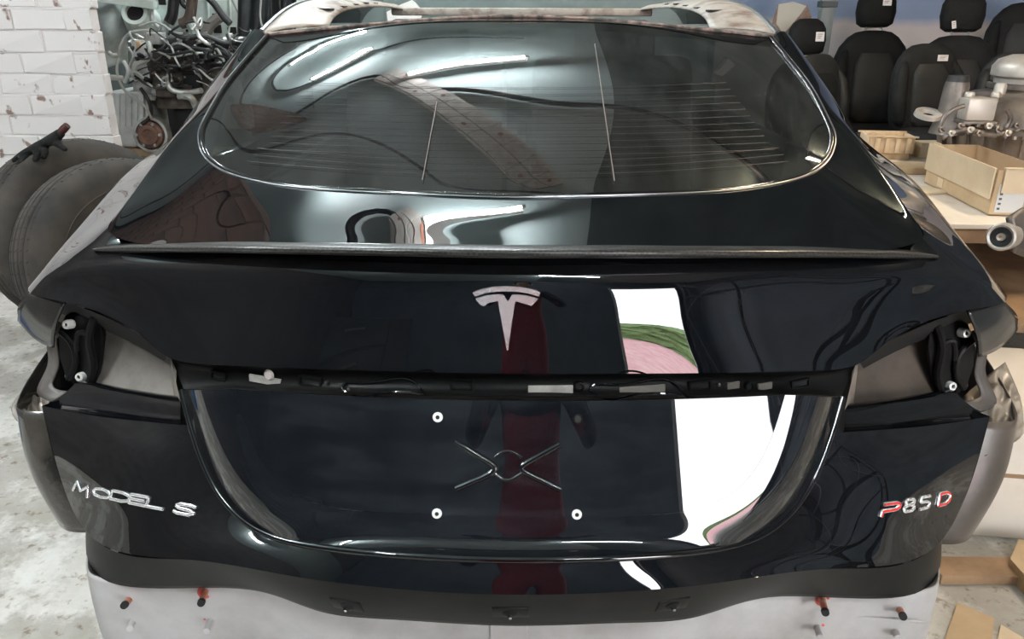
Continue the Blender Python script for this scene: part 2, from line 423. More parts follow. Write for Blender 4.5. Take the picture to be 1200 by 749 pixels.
# left outline of the panel sits a little further out than the right: one symmetric panel fits both
PD = smooth_path(P_, 400)
ke = int(np.argmin(np.linalg.norm(PD-np.array(at(980,509,.125)), axis=1)))
Ps = smooth_path([Vector(p) for p in PD[:ke+1]], 200)
Pq = P_[:5]+[lerp(P_[4], Vector(Ps[-1]), .55), Vector(Ps[-1])]
Pq[5] = Vector(PD[int(np.argmin(np.linalg.norm(PD-np.array(Pq[5]), axis=1)))])
rowsC = [mirror_cols(r) for r in (Pq, Mi, O_)]
LC = loft(rowsC, 14, 12)
LOW = gobj('lower_tailgate_panel', LC, PAINT, CAR); LOW['label'] = 'glossy black lower tailgate skin carrying the badges'
PLATEP = mat('dusty_plate_paint', (.004, .005, .007), .15, spec=0, coat=1.0, coat_rough=.012); PLATEP.node_tree.nodes['Principled BSDF'].inputs['Coat IOR'].default_value = 1.68; dust_on(PLATEP, 9, .06, (.26, .29, .33))
K00 = [yp(*q) for q in [(597,586),(720,586),(770,583),(808,575),(842,550),(868,516),(886,463)]]
KP = [(597,606),(720,605),(785,602),(832,592),(872,566),(900,523),(920,463)]; PP = [(597,657),(720,655),(826,647),(892,629),(938,588),(966,533),(987,466)]
AM = []
for (a0, a1), (b0, b1), k0, p0 in zip(KP, PP, K0, P_):
    qx, qy = a0+(b0-a0)*.58, a1+(b1-a1)*.58; AM.append(at(qx, qy, .92*yp(qx, qy).y+.08*(k0.y+(p0.y-k0.y)*.58)))
LR = loft([mirror_cols(r) for r in (K00, K0, AM, P_)], 12, 12)[12:]
REC = gobj('plate_recess_wall', LR, PLATEP, CAR)
bm = bmesh.new(); tube(bm, [Vector(p)+Vector((0, .0015, 0)) for p in LR[-1]], .0048, seg=12); bobj('recess_ridge', bm, PAINT, REC, smooth=True, sharp=80)
# turned-in return along the outer edge
O_in = [Vector((p.x*.985, p.y+.03, p.z-.004)) for p in O_]
gobj('panel_return', loft([mirror_cols(O_), mirror_cols(O_in)], 1, 12), PAINT, LOW)
# number plate panel: a grid across the recess
LK = loft([mirror_cols(K0), mirror_cols(K_)], 1, 24)[0]
mid = len(LK)//2
zb, zk1, zt = LK[mid][2], LK[-1][2], ptop[0].z+.004
G = []
for i in range(mid+1):
    xk, zk = LK[mid+i][0], LK[mid+i][2]
    zc = zb+(zt-zb)*(zk-zb)/(zk1-zb)
    r_ = []
    for u in np.linspace(-1, 1, 70):
        x = xk*u; z = zc+(zk-zc)*u*u
        r_.append((x, .404*(z-.865)+.38*x*x+.0004, z))
    G.append(r_)
PLATE = gobj('number_plate_panel', np.array(G), PLATEP, CAR, flip=True)
PLATE['label'] = 'black number plate recess with pressed cross and four screw holes'
def pl(px, py, lift=0):
    p = yp(px, py); n = Vector((0, -1, .404)).normalized()
    return p + n*lift, n
# stamped cross
bm = bmesh.new()
for path, r_ in (([(533,518),(552,529),(570,540),(580,549),(571,557),(553,565),(534,573)], .0042), ([(656,521),(638,531),(620,541),(611,549),(620,556),(638,565),(657,574)], .0042), ([(578,554),(586,560),(595,563),(604,560),(613,554)], .0032), ([(580,536),(587,531),(595,529),(603,531),(611,537)], .0022)):
    tube(bm, [pl(px, py, -.0012)[0] for px, py in path], r_, seg=12, n=40)
bobj('stamped_cross', bm, PAINT, PLATE, smooth=True, sharp=60)
# screw inserts: three white washers and one empty hole
WASH = mat('white_nylon', (.85, .85, .82), .4)
for i, q in enumerate(((513,489), (512,602), (676,603))):
    c0, n = pl(*q); M = frame(c0, n); bm = bmesh.new()
    lathe(bm, [(.0022, .0005), (.0028, .003), (.0058, .0025), (.0066, 0)], M, seg=24)
    wz = bobj('plate_washer', bm, WASH, PLATE, smooth=True)
    bm = bmesh.new(); lathe(bm, [(0, .0022), (.0026, .0022), (.0028, 0)], M, seg=16); bobj('screw_hole', bm, DARKGAP, PLATE)
c0, n = pl(677, 491); M = frame(c0, n); bm = bmesh.new()
lathe(bm, [(.0045, .0002), (.0055, .0018), (.0065, .0004)], M, seg=24); bobj('screw_bezel', bm, PLASTIC, PLATE, smooth=True)
bm = bmesh.new(); lathe(bm, [(0, .0006), (.0045, .0006)], M, seg=16); bobj('screw_hole', bm, DARKGAP, PLATE)
SKIRTDUST = mat('brown_dust_on_black', (.05, .04, .032), .35, noise=(6, (.12, .097, .078), .4, .7), coat=.25, coat_rough=.12)
def surf_point(G, px, py):
    """nearest grid point of a loft to the pixel's ray, refined between its neighbours"""
    d = F_ + R_*((px-600)/FPX) - U_*((py-374.5)/FPX); d = np.array(d.normalized()); P = G.reshape(-1, 3)-np.array(CAM)
    t = P@d; dist = np.linalg.norm(P-np.outer(t, d), axis=1); k = int(np.argmin(dist)); i, j = divmod(k, G.shape[1])
    i = min(max(i, 1), G.shape[0]-2); j = min(max(j, 1), G.shape[1]-2)
    n = np.cross(G[i, j+1]-G[i, j-1], G[i+1, j]-G[i-1, j]); n /= np.linalg.norm(n)
    if np.dot(n, d) > 0: n = -n
    c = np.array(CAM); s_ = np.dot(G[i, j]-c, n)/np.dot(d, n)
    return Vector(c+d*s_), Vector(n)
# ---- tail lamp pockets, shelves, brackets (both sides)
def S2(s, lst): return [(s*p.x, p.y, p.z) for p in A(lst)]
ARMM = mat('grimy_lamp_arm', (.12, .105, .095), .5, noise=(12, (.05, .045, .04), .4, .7))
POCKETR = mat('brown_grimy_pocket', (.11, .085, .068), .4, noise=(7, (.04, .032, .027), .42, .7))
TORX = mat('zinc_screw', (.85, .84, .80), .35, metal=.3)
for s in (-1, 1):
    r0 = S2(s, [(1000,473,.31),(1035,469,.345),(1080,462,.385),(1135,452,.44)])
    r1 = S2(s, [(990,486,.235),(1030,481,.27),(1075,475,.32),(1128,468,.385)])
    r2 = S2(s, [(990,498,.225),(1030,493,.26),(1080,486,.315),(1142,479,.38)])
    e6 = LC[:, -1] if s > 0 else LC[:, 0]                             # upper edge of the badge panel
    r3 = [tuple(e6[i]) for i in (0, 7, 14, 21, 28)]
    def re(r): return [tuple(v) for v in smooth_path(r, 5)]
    sh = gobj('lamp_shelf', loft([re(r0), re(r1), re(r2), r3], 7, 8), PAINT, CAR, flip=(s < 0))
    # pocket: back plate and end wall
    bt = re(S2(s, [(1008,412,.36),(1040,388,.40),(1085,372,.43),(1140,360,.48)])); bb = re(S2(s, [(1000,474,.31),(1035,470,.345),(1080,463,.385),(1135,453,.44)]))
    gobj('lamp_pocket', loft([bt, [tuple(lerp(Vector(a), Vector(b), .5)+Vector((0, .02, 0))) for a, b in zip(bt, bb)], bb], 5, 6), PRIMER if s < 0 else POCKETR, CAR, flip=(s > 0))
    ew = [S2(s, [(1003,426,.24), (1008,410,.36)]), S2(s, [(990,480,.24), (1000,474,.31)])]
    gobj('pocket_end', loft(ew, 3, 3), BEIGEDIRT, CAR, flip=(s < 0))
    # dark upper return over the pocket
    ur = [S2(s, [(1007,424,.24),(1045,399,.305),(1110,371,.375),(1172,357,.455)]), S2(s, [(1012,432,.33),(1052,411,.38),(1106,389,.425),(1160,372,.49)])]
    gobj('pocket_roof', loft(ur, 3, 6), DARKGAP, CAR)
    # lamp bracket: shaped black plate with a cut-out, two screws
    poly = [(1092,376),(1112,372),(1134,380),(1142,398),(1141,428),(1133,452),(1120,464),(1098,466),(1092,440),(1088,405)]
    pts = [at(px, py, .395+.0006*(px-1090)) for px, py in poly]
    bmb = bmesh.new()
    a = [bmb.verts.new((s*p.x, p.y, p.z)) for p in pts]; b_ = [bmb.verts.new((s*p.x, p.y+.012, p.z)) for p in pts]
    n_ = len(a)
    for i in range(n_): bmb.faces.new((a[i], a[(i+1) % n_], b_[(i+1) % n_], b_[i]))
    bmb.faces.new(a); bmb.faces.new(b_[::-1])
    br = bobj('lamp_bracket', bmb, PLASTIC, CAR)
    bmb = bmesh.new()                                                 # moulded ribs and a curved rim
    tube(bmb, [Vector((s*p.x, p.y-.004, p.z)) for p in [at(1138,398,.42), at(1124,412,.412), at(1119,432,.41), at(1128,454,.412)]], .006, seg=8, n=16)
    tube(bmb, [Vector((s*p.x, p.y-.004, p.z)) for p in [at(1096,380,.395), at(1103,408,.395), at(1098,436,.395), at(1104,462,.395)]], .007, seg=8, n=16)
    tube(bmb, [Vector((s*p.x, p.y-.005, p.z)) for p in [at(1100,404,.395), at(1112,398,.395), at(1117,420,.395)]], .005, seg=8, n=10)
    bobj('bracket_rib', bmb, PLASTIC, br, smooth=True)
    for q in ((1129, 390), (1113, 452)):
        c0 = at(q[0], q[1], .405); c0 = Vector((s*c0.x, c0.y, c0.z)); Mx = frame(c0, (s*.25, -1, .25))
        bmb = bmesh.new(); lathe(bmb, [(.0035, .006), (.004, .0085), (.0075, .008), (.0085, .004), (.0085, -.006)], Mx, seg=24); bobj('torx_screw', bmb, TORX, br, smooth=True)
        bmb = bmesh.new(); prism(bmb, [((.0036 if k % 2 else .0022)*math.cos(k*math.pi/6), (.0036 if k % 2 else .0022)*math.sin(k*math.pi/6)) for k in range(12)], .006, .0066, Mx); bobj('screw_socket', bmb, DARKGAP, br)
    # bent steel arm between bracket and quarter panel
    arm = [S2(s, [(1140,388,.43),(1146,410,.43),(1143,440,.43),(1150,462,.42),(1128,470,.40)]), S2(s, [(1148,386,.44),(1157,412,.44),(1156,440,.44),(1168,468,.43),(1150,482,.39)])]
    gobj('lamp_arm', loft(arm, 3, 6), ARMM, CAR, flip=(s < 0), thick=.003)
    # inner dark closing panel
    bmb = bmesh.new(); vs = [bmb.verts.new((s*x, y, z)) for x, y, z in ((.45, .48, 1.0), (.90, .66, .93), (.90, .60, .45), (.45, .42, .45))]; bmb.faces.new(vs)
    bobj('inner_wing', bmb, DARKGAP, CAR)
    # lower quarter panel behind the wheel
    tp = [Vector(v) for v in ((.80,.345,.745),(.862,.352,.74),(.902,.40,.735),(.932,.58,.77),(.955,.88,.82))]
    md = [Vector(v) for v in ((.785,.315,.64),(.85,.325,.64),(.898,.385,.64),(.93,.58,.65),(.955,.88,.68))]
    lo = [Vector(v) for v in ((.74,.29,.53),(.80,.30,.525),(.852,.355,.52),(.895,.56,.50),(.93,.88,.48))]
    gobj('quarter_skirt', loft([[(s*p.x, p.y, p.z) for p in r] for r in (tp, md, lo)], 7, 8), PAINT_DUSTY if s < 0 else SKIRTDUST, CAR, flip=(s < 0), thick=.002)
# crumpled, dusty upper flange of the skirt: small on the left, wide on the right
fl_r = loft([A([(1128,466,.46),(1142,492,.40),(1152,520,.35),(1155,534,.325)]), A([(1150,446,.50),(1166,474,.43),(1174,505,.375),(1178,524,.35)]), A([(1178,424,.56),(1192,456,.48),(1199,485,.42),(1200,508,.385)])], 8, 8)
fl_l = loft([A([(60,466,.46),(52,480,.42),(47,494,.39),(48,505,.36)]), A([(48,458,.50),(38,474,.45),(32,488,.41),(38,502,.37)]), A([(36,440,.56),(22,462,.48),(13,480,.42),(28,497,.38)])], 8, 8)
for L, fp in ((fl_r, False), (fl_l, True)):
    for i in range(1, L.shape[0]-1):
        for j in range(1, L.shape[1]-1):
            L[i, j, 2] += .005*math.sin(i*1.1+j*.7)+.004*math.sin(j*1.3-i*.5)
    gobj('skirt_flange', L, BEIGEDIRT, CAR, flip=fp, thick=.002)

# ---- black strip hanging under the tailgate
st_t = [Vector((p.x*.98, p.y+.014, p.z-.002)) for p in O_[:5]]+[Vector((.782, .36, .60))]
st_b = A([(597,730,-.03),(720,727,-.022),(810,721,.01),(900,697,.085),(1070,694,.135)])+[Vector((.775, .37, .545))]
st_m = [lerp(a, b, .5)+Vector((0, -.004, 0)) for a, b in zip(st_t, st_b)]
LS = loft([mirror_cols(r) for r in (st_t, st_m, st_b)], 5, 10)
STR = gobj('valance_strip', LS, PLASTIC, CAR, thick=.004); STR['label'] = 'dull black plastic strip under the tailgate'
for q, w_ in (((408,707), 1), ((598,715), 1.1), ((787,706), 1)):
    c0, nn_ = surf_point(LS, *q); Mx = frame(c0+nn_*.002, nn_); bmb = bmesh.new()
    box(bmb, -.022*w_, .022*w_, -.013, .016, -.01, .003, Mx, bev=.002); pad = bobj('screw_pad', bmb, PLASTIC, STR, smooth=True)
    bmb = bmesh.new(); lathe(bmb, [(0, .009), (.003, .0085), (.0045, .006), (.010, .004), (.011, 0)], Mx, seg=24); bobj('strip_screw', bmb, PLASTIC, STR, smooth=True)
    bmb = bmesh.new(); lathe(bmb, [(0, .0105), (.0018, .010), (.0022, .0085)], Mx, seg=12); bobj('screw_tip', bmb, STEEL, STR, smooth=True)

# ---- bare light body panel below
prof = [(0, .118), (.35, .122), (.60, .138), (.675, .150), (.70, .19), (.765, .36), (.80, .62)]
def bodyrow(z, dy=0): return mirror_cols([Vector((x, y+dy, z)) for x, y in prof])
LBW = loft([bodyrow(.555, .004), bodyrow(.52), bodyrow(.40, .002), bodyrow(.22, .012)], 4, 6)
RBP = gobj('rear_body_panel', LBW, BODYWHITE, CAR, thick=.003); RBP['label'] = 'dusty white bare rear body panel with rusty studs'
# pressed seams and centre patch
for x0, x1, z0 in ((-.66, -.40, .505), (.40, .66, .505)):
    bmb = bmesh.new(); tube(bmb, [(x0, .147, z0), ((x0+x1)/2, .138, z0), (x1, .126, z0)], .0022, seg=6, n=8); bobj('seam_bead', bmb, BODYWHITE, RBP, smooth=True)

bmb = bmesh.new(); box(bmb, -.030, .030, .110, .125, .42, .56, bev=.002); bobj('centre_patch', bmb, BODYWHITE, RBP)
for base, tip, c in (((155,699),(146,709),RUST), ((241,692),(236,706),RUST), ((158,723),(152,737),BODYWHITE), ((248,725),(242,740),BODYWHITE),
                     ((963,701),(967,717),RUST), ((1052,709),(1058,722),RUST), ((957,733),(961,747),BODYWHITE), ((1048,734),(1052,748),BODYWHITE)):
    yb = .150 if abs(base[0]-600) > 420 else .136
    a0 = at(base[0], base[1], yb); t0 = at(tip[0], tip[1], yb-.036)
    bmb = bmesh.new(); cyl(bmb, a0, t0, .0055, .005, seg=14)
    stud = bobj('stud', bmb, c, RBP, smooth=True)
    bmb = bmesh.new(); d = (t0-a0).normalized(); tube(bmb, [a0+frame(a0, d).to_3x3() @ Vector((.0095*math.cos(t), .0095*math.sin(t), .003)) for t in np.linspace(0.3, 5.2 if c is RUST else 3.0, 16)], .0028, seg=8)
    bobj('sealant_ring', bmb, REDMARK, stud, smooth=True)
    if c is RUST:
        bmb = bmesh.new(); cyl(bmb, t0-d*.002, t0+d*.004, .0062, .0058, seg=14); bobj('stud_nut', bmb, DARKGAP, stud, smooth=True)

# ---- stripped roof frame
hd = [(edge[-1] + Vector((.02, .01, .004)))]
RT = [Vector(p) for p in topedge]
outer = []
for i, p in enumerate(RT):
    outer.append(p + Vector((p.x*.05, .075, .005)))
vs = [tuple(p+Vector((0, -.002, .002))) for p in RT] + [tuple(lerp(p, q, .35)+Vector((0, 0, .004))) for p, q in zip(RT, outer)] + [tuple(q) for q in outer] + [tuple(q+Vector((0, .03, -.03))) for q in outer]
n_ = len(RT); ROOF = mobj('roof_header', vs, [f[::-1] for f in grid_faces(4, n_)], ROOFRAW, CAR); ROOF['label'] = 'stripped rusty cream metal of the roof opening'
bmb = bmesh.new(); tube(bmb, [p+Vector((0, -.004, .003)) for p in RT], .004, seg=6); bobj('glue_bead', bmb, mat('old_glue', (.35, .25, .21), .7, noise=(40, (.08, .07, .06), .4, .6)), ROOF, smooth=True)
for s in (-1, 1):
    oute = [(s*.640, 1.12, 1.330), (s*.655, 1.4, 1.378), (s*.645, 1.9, 1.405), (s*.62, 2.6, 1.40)]
    topo = [(s*.610, 1.12, 1.345), (s*.622, 1.4, 1.396), (s*.61, 1.9, 1.425), (s*.58, 2.6, 1.418)]
    topi = [(s*.555, 1.15, 1.355), (s*.562, 1.4, 1.400), (s*.555, 1.9, 1.425), (s*.53, 2.6, 1.415)]
    inn = [(s*.47, 1.20, 1.358), (s*.495, 1.4, 1.382), (s*.50, 1.9, 1.405), (s*.48, 2.6, 1.395)]
    gobj('roof_rail', loft([topo, topi, inn], 4, 8), ROOFRAW, CAR, flip=(s > 0), thick=.004)
    rowsO = [[(s*.70, 1.17, 1.28), (s*.715, 1.4, 1.32), (s*.70, 1.9, 1.35), (s*.67, 2.6, 1.345)], oute, topo]
    gobj('drip_rail', loft(rowsO, 4, 8), PAINT, CAR, flip=(s > 0))
    bmb = bmesh.new(); tube(bmb, [Vector(p)+Vector((s*.004, 0, .004)) for p in topo], .006, seg=8, n=20); bobj('roof_trim', bmb, CHROMETRIM, CAR, smooth=True)
    for k in range(5):                                                   # slots in the rail
        y = 1.42+k*.17; bmb = bmesh.new(); box(bmb, -.018, .018, -.028, .028, -.001, .004, Matrix.Translation((s*.528, y, 1.396+.020*min(1, (y-1.4)/.5))), bev=.001)
        bobj('rail_slot', bmb, DARKGAP, CAR)
bmb = bmesh.new(); box(bmb, -.53, .53, 2.52, 2.66, 1.375, 1.405, bev=.008); bobj('front_header', bmb, ROOFRAW, CAR, smooth=True)
# dark cabin seen through the tinted glass: load floor and seat backs
CAB = mat('dark_cabin_cloth', (.05, .05, .05), .8, bump=(90, .3)); CAB2 = mat('dark_cabin_trim', (.03, .03, .03), .6)
bmb = bmesh.new(); box(bmb, -.56, .56, .42, 1.9, .72, .76, bev=.01); bobj('load_floor', bmb, CAB2, CAR)
for s in (-1, 1):
    bmb = bmesh.new(); box(bmb, min(s*.57, s*.54), max(s*.57, s*.54), .62, 2.4, .5, 1.05, bev=.01); bobj('cabin_side_trim', bmb, CAB2, CAR)
    bmb = bmesh.new(); box(bmb, -.25, .25, -.06, .06, -.30, .28, Matrix.Translation((s*.29, 1.62, 1.0)) @ Matrix.Rotation(-.35, 4, 'X'), bev=.045); bobj('rear_seat_back', bmb, CAB, CAR, smooth=True)
    bmb = bmesh.new(); box(bmb, -.13, .13, -.05, .05, -.07, .08, Matrix.Translation((s*.29, 1.72, 1.29)) @ Matrix.Rotation(-.2, 4, 'X'), bev=.035); bobj('headrest', bmb, CAB, CAR, smooth=True)
bmb = bmesh.new(); box(bmb, -.86, .86, 1.0, 4.0, .30, .34); bobj('floor_pan', bmb, DARKGAP, CAR)
# front body shell: bonnet and doors, seen only past the roof
for s in (-1, 1):
    bmb = bmesh.new(); box(bmb, min(s*.98, s*.93), max(s*.98, s*.93), 1.6, 3.9, .32, .97, bev=.015); bobj('door_skin', bmb, PAINT, CAR, smooth=True)
bmb = bmesh.new(); box(bmb, -.90, .90, 3.2, 4.4, .30, .92, bev=.05); bobj('bonnet', bmb, PAINT, CAR, smooth=True)
WHEEL = mat('black_rubber', (.015, .015, .015), .7)
for s in (-1, 1):
    for y in (1.12, 3.85):
        bmb = bmesh.new(); Mx = frame((s*.72, y, .345), (s, 0, 0)); lathe(bmb, [(.0, .05), (.22, .06), (.24, .10), (.31, .115), (.34, .09), (.345, 0), (.34, -.09), (.31, -.115), (.24, -.10), (0, -.1)], Mx, seg=40); bobj('road_wheel', bmb, WHEEL, CAR, smooth=True)

# ---- details in the strip channel
def chp(px, py, lift=.0):
    p, n = surf_point(LCH, px, py); n = Vector((-.95*p.x*-1*-1, -1, .12)).normalized(); n = Vector((.95*p.x, -1, .12)).normalized()
    return p+n*(.0025+lift), n
for q in ((258,440,22,8), (365,446,27,9), (541,451,22,7), (819,451,26,9), (936,449,26,8)):
    c0, n = chp(q[0], q[1]); Mx = frame(c0, n); hw, hh = q[2]*.00055, q[3]*.00055; bmb = bmesh.new()
    for x0, x1, y0, y1 in ((-hw-.003, hw+.003, hh, hh+.002), (-hw-.003, hw+.003, -hh-.002, -hh), (-hw-.003, -hw, -hh, hh), (hw, hw+.003, -hh, hh)): box(bmb, x0, x1, y0, y1, -.004, .003, Mx)
    fr_ = bobj('clip_frame', bmb, PLASTIC, CHN)
    bmb = bmesh.new(); box(bmb, -hw, hw, -hh, hh, -.003, -.001, Mx); bobj('clip_slot', bmb, DARKGAP, CHN)
for q in ((312,445,50,11), (645,456,56,12), (858,451,18,10), (895,452,22,10), (752,456,60,11)):
    c0, n = chp(q[0], q[1]); Mx = frame(c0, n); hw, hh = q[2]*.00054, q[3]*.0005; bmb = bmesh.new()
    box(bmb, -hw, hw, -hh, hh, -.002, .0015, Mx, bev=.0006); bobj('film_patch', bmb, TAPE if q[0] < 740 else PRIMER, CHN)
c0, n = chp(318, 438, .003); bmb = bmesh.new(); lathe(bmb, [(0, .003), (.006, .0025), (.0085, 0)], frame(c0, n), seg=24); bobj('foam_dot', bmb, mat('pink_foam', (.75, .66, .62), .7), CHN, smooth=True)
for q in ((678,452), (876,452)):
    c0, n = chp(*q); Mx = frame(c0, n); bmb = bmesh.new(); lathe(bmb, [(.0042, .0), (.0048, .004), (.007, .0035), (.0075, -.003)], Mx, seg=24); bobj('grommet', bmb, PLASTIC, CHN, smooth=True)
    bmb = bmesh.new(); lathe(bmb, [(0, .0018), (.0044, .0018)], Mx, seg=16); bobj('grommet_hole', bmb, DARKGAP, CHN)
for x0, x1, y in ((402, 492, 453), (690, 796, 455)):
    bmb = bmesh.new(); c = []
    for px, py in ((x0+6, y-6), ((x0+x1)/2, y-7), (x1-6, y-6), (x1, y), (x1-6, y+6), ((x0+x1)/2, y+7), (x0+6, y+6), (x0, y), (x0+6, y-6)): c.append(chp(px, py, .001)[0])
    tube(bmb, c, .0016, seg=6, n=60); bobj('pressed_rim', bmb, PAINT, CHN, smooth=True)
for q in ((410,455), (841,450), (384,447)):
    c0, n = chp(*q); bmb = bmesh.new(); lathe(bmb, [(0, .004), (.002, .0035), (.003, 0)], frame(c0, n), seg=12); bobj('small_screw', bmb, STEEL, CHN, smooth=True)

# ---- badges: drawn letter strokes, raised and chromed
STROKE = {
 'M': [[(0, 0), (.12, 1), (.5, .3), (.88, 1), (1, 0)]], 'O': [[(.5, 1), (.12, .85), (0, .5), (.12, .15), (.5, 0), (.88, .15), (1, .5), (.88, .85), (.5, 1)]],
 'D': [[(0, 0), (0, 1), (.6, 1), (.92, .8), (1, .5), (.92, .2), (.6, 0), (0, 0)]], 'E': [[(.95, 1), (.0, 1), (0, 0), (.95, 0)], [(0, .5), (.85, .5)]],
 'L': [[(0, 1), (0, 0), (.95, 0)]], 'S': [[(1, .86), (.8, 1), (.2, 1), (0, .78), (.2, .54), (.8, .46), (1, .24), (.8, 0), (.2, 0), (0, .14)]],
 'P': [[(0, 0), (0, .45), (.75, .45), (1, .6), (1, .85), (.75, 1), (0, 1)]],
 '8': [[(.5, .54), (.15, .64), (.08, .82), (.25, 1), (.75, 1), (.92, .82), (.85, .64), (.5, .54), (.1, .42), (0, .22), (.2, 0), (.8, 0), (1, .22), (.9, .42), (.5, .54)]],
 '5': [[(.95, 1), (.1, 1), (.05, .58), (.7, .58), (1, .42), (1, .15), (.75, 0), (0, 0)]]}
def letter(ch, c0, n, right, w_, h_, mt, face=None, th=.0032, rise=.004, slant=.12, rot=0):
    n = n.normalized(); x = (right-n*right.dot(n)).normalized(); y = n.cross(x)
    Mx = Matrix((x, y, n)).transposed().to_4x4(); Mx.translation = c0
    Mx = Mx @ Matrix.Rotation(rot, 4, 'Z')
    def strokes(th, zc):
        bmb = bmesh.new()
        for st in STROKE[ch]:
            q = [Vector(((x-.5+slant*(y-.5))*w_, (y-.5)*h_, 0)) for x, y in st]
            pts = []
            for a, b in zip(q, q[1:]): pts += [a.lerp(b, t) for t in (.04, .35, .65, .96)]
            pts = [q[0]]+pts+[q[-1]]
            nv = len(bmb.verts); tube(bmb, pts, th*.5, seg=8); bmb.verts.ensure_lookup_table()
            bmesh.ops.transform(bmb, matrix=Mx @ Matrix.Translation((0, 0, zc)) @ Matrix.Diagonal((1, 1, .8, 1)), verts=bmb.verts[nv:])
        return bmb
    o = bobj('badge_letter', strokes(th, .001), mt, LOW, smooth=True, sharp=60)
    if face: bobj('badge_letter_face', strokes(th*.62, .0022), face, LOW, smooth=True, sharp=60)
    return o
word = [('M',96,573,.050,-.08), ('O',120,578,.050,0), ('D',142,582,.046,0), ('E',163,586,.040,0), ('L',184,590,.036,0), ('S',217,597,.036,0)]
e0, e1 = surf_point(LC, 100, 571)[0], surf_point(LC, 215, 596)[0]
for ch, px, py, w_, rt in word:
    c0, n = surf_point(LC, px, py); letter(ch, c0, n, (e1-e0), w_, .0175 if ch == 'M' else .0130, CHROME, th=.0052, rot=rt)
e0, e1 = surf_point(LC, 1042, 598)[0], surf_point(LC, 1106, 585)[0]
for ch, px, py, c in (('P',1043,597,1), ('8',1065,592,0), ('5',1083,589,0), ('D',1106,584,1)):
    c0, n = surf_point(LC, px, py); letter(ch, c0, n, (e1-e0), .036 if c else .027, .0170, CHROME, REDBADGE if c else None, th=.0066 if c else .0052, slant=.2)

# ---- chrome T emblem on the tailgate face
c0, n = surf_point(LB, 594, 370); x = Vector((1, 0, 0)); y = n.cross(x)
Mx = Matrix((x, y, n)).transposed().to_4x4(); Mx.translation = c0
sc = 1/(900/1.02)                                     # metres per photo pixel there
def pp(l): return [((px-594)*sc, (370-py)*sc*1.06) for px, py in l]
arc = [(555,345),(565,341),(578,338.5),(594,337.5),(610,338.5),(622,340.5),(632,344),(630,348.5),(618,345),(606,343.5),(594,343),(582,343.5),(570,345),(558,349)]
left = [(558.5,351.5),(570,348),(584,346.5),(590,347),(595,354.5),(600,347),(606,346.5),(618,348),(629.5,351),(622,358.5),(617,357),(604,353.5),(602.5,358),(595.5,408),(594.3,408),(584.5,358),(584,353.5),(573,355.5),(568,359.5),(563,357.5)]
EM = None
for nm, l in (('emblem_arc', arc), ('emblem', left)):
    bmb = bmesh.new(); prism(bmb, pp(l), -.004, .004, Mx); bmesh.ops.triangulate(bmb, faces=[f for f in bmb.faces if len(f.verts) > 4])
    bobj(nm, bmb, CHROME, TGF)
# ------------------------------------------------------------------ the garage
m, nt, b = nodemat('worn_concrete'); b.inputs['Roughness'].default_value = .75; b.inputs['Specular IOR Level'].default_value = .3
tc = nt.nodes.new('ShaderNodeTexCoord'); last = None
def nz_ramp(scale, lo, hi, c0, c1, detail=8, rough=.65):
    n = nt.nodes.new('ShaderNodeTexNoise'); n.inputs['Scale'].default_value = scale; n.inputs['Detail'].default_value = detail; n.inputs['Roughness'].default_value = rough
    r = nt.nodes.new('ShaderNodeValToRGB'); r.color_ramp.elements[0].position = lo; r.color_ramp.elements[1].position = hi
    r.color_ramp.elements[0].color = c0; r.color_ramp.elements[1].color = c1
    nt.links.new(tc.outputs['Object'], n.inputs['Vector']); nt.links.new(n.outputs['Fac'], r.inputs['Fac']); return r
r1 = nz_ramp(2.2, .50, .56, (.41, .385, .345, 1), (.64, .62, .58, 1)); r2 = nz_ramp(26, .56, .66, (1, 1, 1, 1), (.55, .47, .40, 1)); r3 = nz_ramp(9, .40, .60, (.86, .85, .82, 1), (1, 1, 1, 1))
for a in (r2, r3):
    mx = nt.nodes.new('ShaderNodeMix'); mx.data_type = 'RGBA'; mx.blend_type = 'MULTIPLY'; mx.inputs['Factor'].default_value = 1
    nt.links.new((last or r1.outputs['Color']), mx.inputs['A']); nt.links.new(a.outputs['Color'], mx.inputs['B']); last = mx.outputs['Result']
nt.links.new(last, b.inputs['Base Color'])
n = nt.nodes.new('ShaderNodeTexNoise'); n.inputs['Scale'].default_value = 40; bp = nt.nodes.new('ShaderNodeBump'); bp.inputs['Strength'].default_value = .25; bp.inputs['Distance'].default_value = .01
nt.links.new(tc.outputs['Object'], n.inputs['Vector']); nt.links.new(n.outputs['Fac'], bp.inputs['Height']); nt.links.new(bp.outputs['Normal'], b.inputs['Normal'])
CONC = m
X0, X1, Y0, Y1, H = -4.2, 5.4, -4.0, 6.0, 3.4
def quad(name, pts, mt, kind='structure'):
    o = mobj(name, pts, [(0, 1, 2, 3)], mt, smooth=False); tag(o, kind=kind); return o
def slab(name, x0, x1, y0, y1, z0, z1, mt):
    bm = bmesh.new(); box(bm, x0, x1, y0, y1, z0, z1); return tag(bobj(name, bm, mt), kind='structure')
slab('floor', X0-.2, X1+.2, Y0-.2, Y1+.2, -.1, 0, CONC)
CEIL = mat('pale_green_ceiling', (.70, .83, .82), .6, noise=(1.5, (.62, .75, .75), .4, .7), spec=.3)
slab('ceiling', X0-.2, .65, Y0-.2, Y1+.2, H, H+.12, CEIL)
slab('ceiling.001', .65, X1+.2, Y0-.2, Y1+.2, H, H+.12, mat('unlit_green_ceiling', (.20, .25, .24), .6, noise=(1.5, (.13, .16, .155), .4, .7), spec=.3))  # darker colour stands in for the unlit right part of the ceiling
GREYGREEN = mat('grey_green_wall', (.16, .20, .19), .7, noise=(3, (.10, .13, .125), .4, .7))
DARKWALL = mat('dark_blue_grey_wall', (.10, .12, .14), .7, noise=(2, (.05, .06, .07), .4, .7))
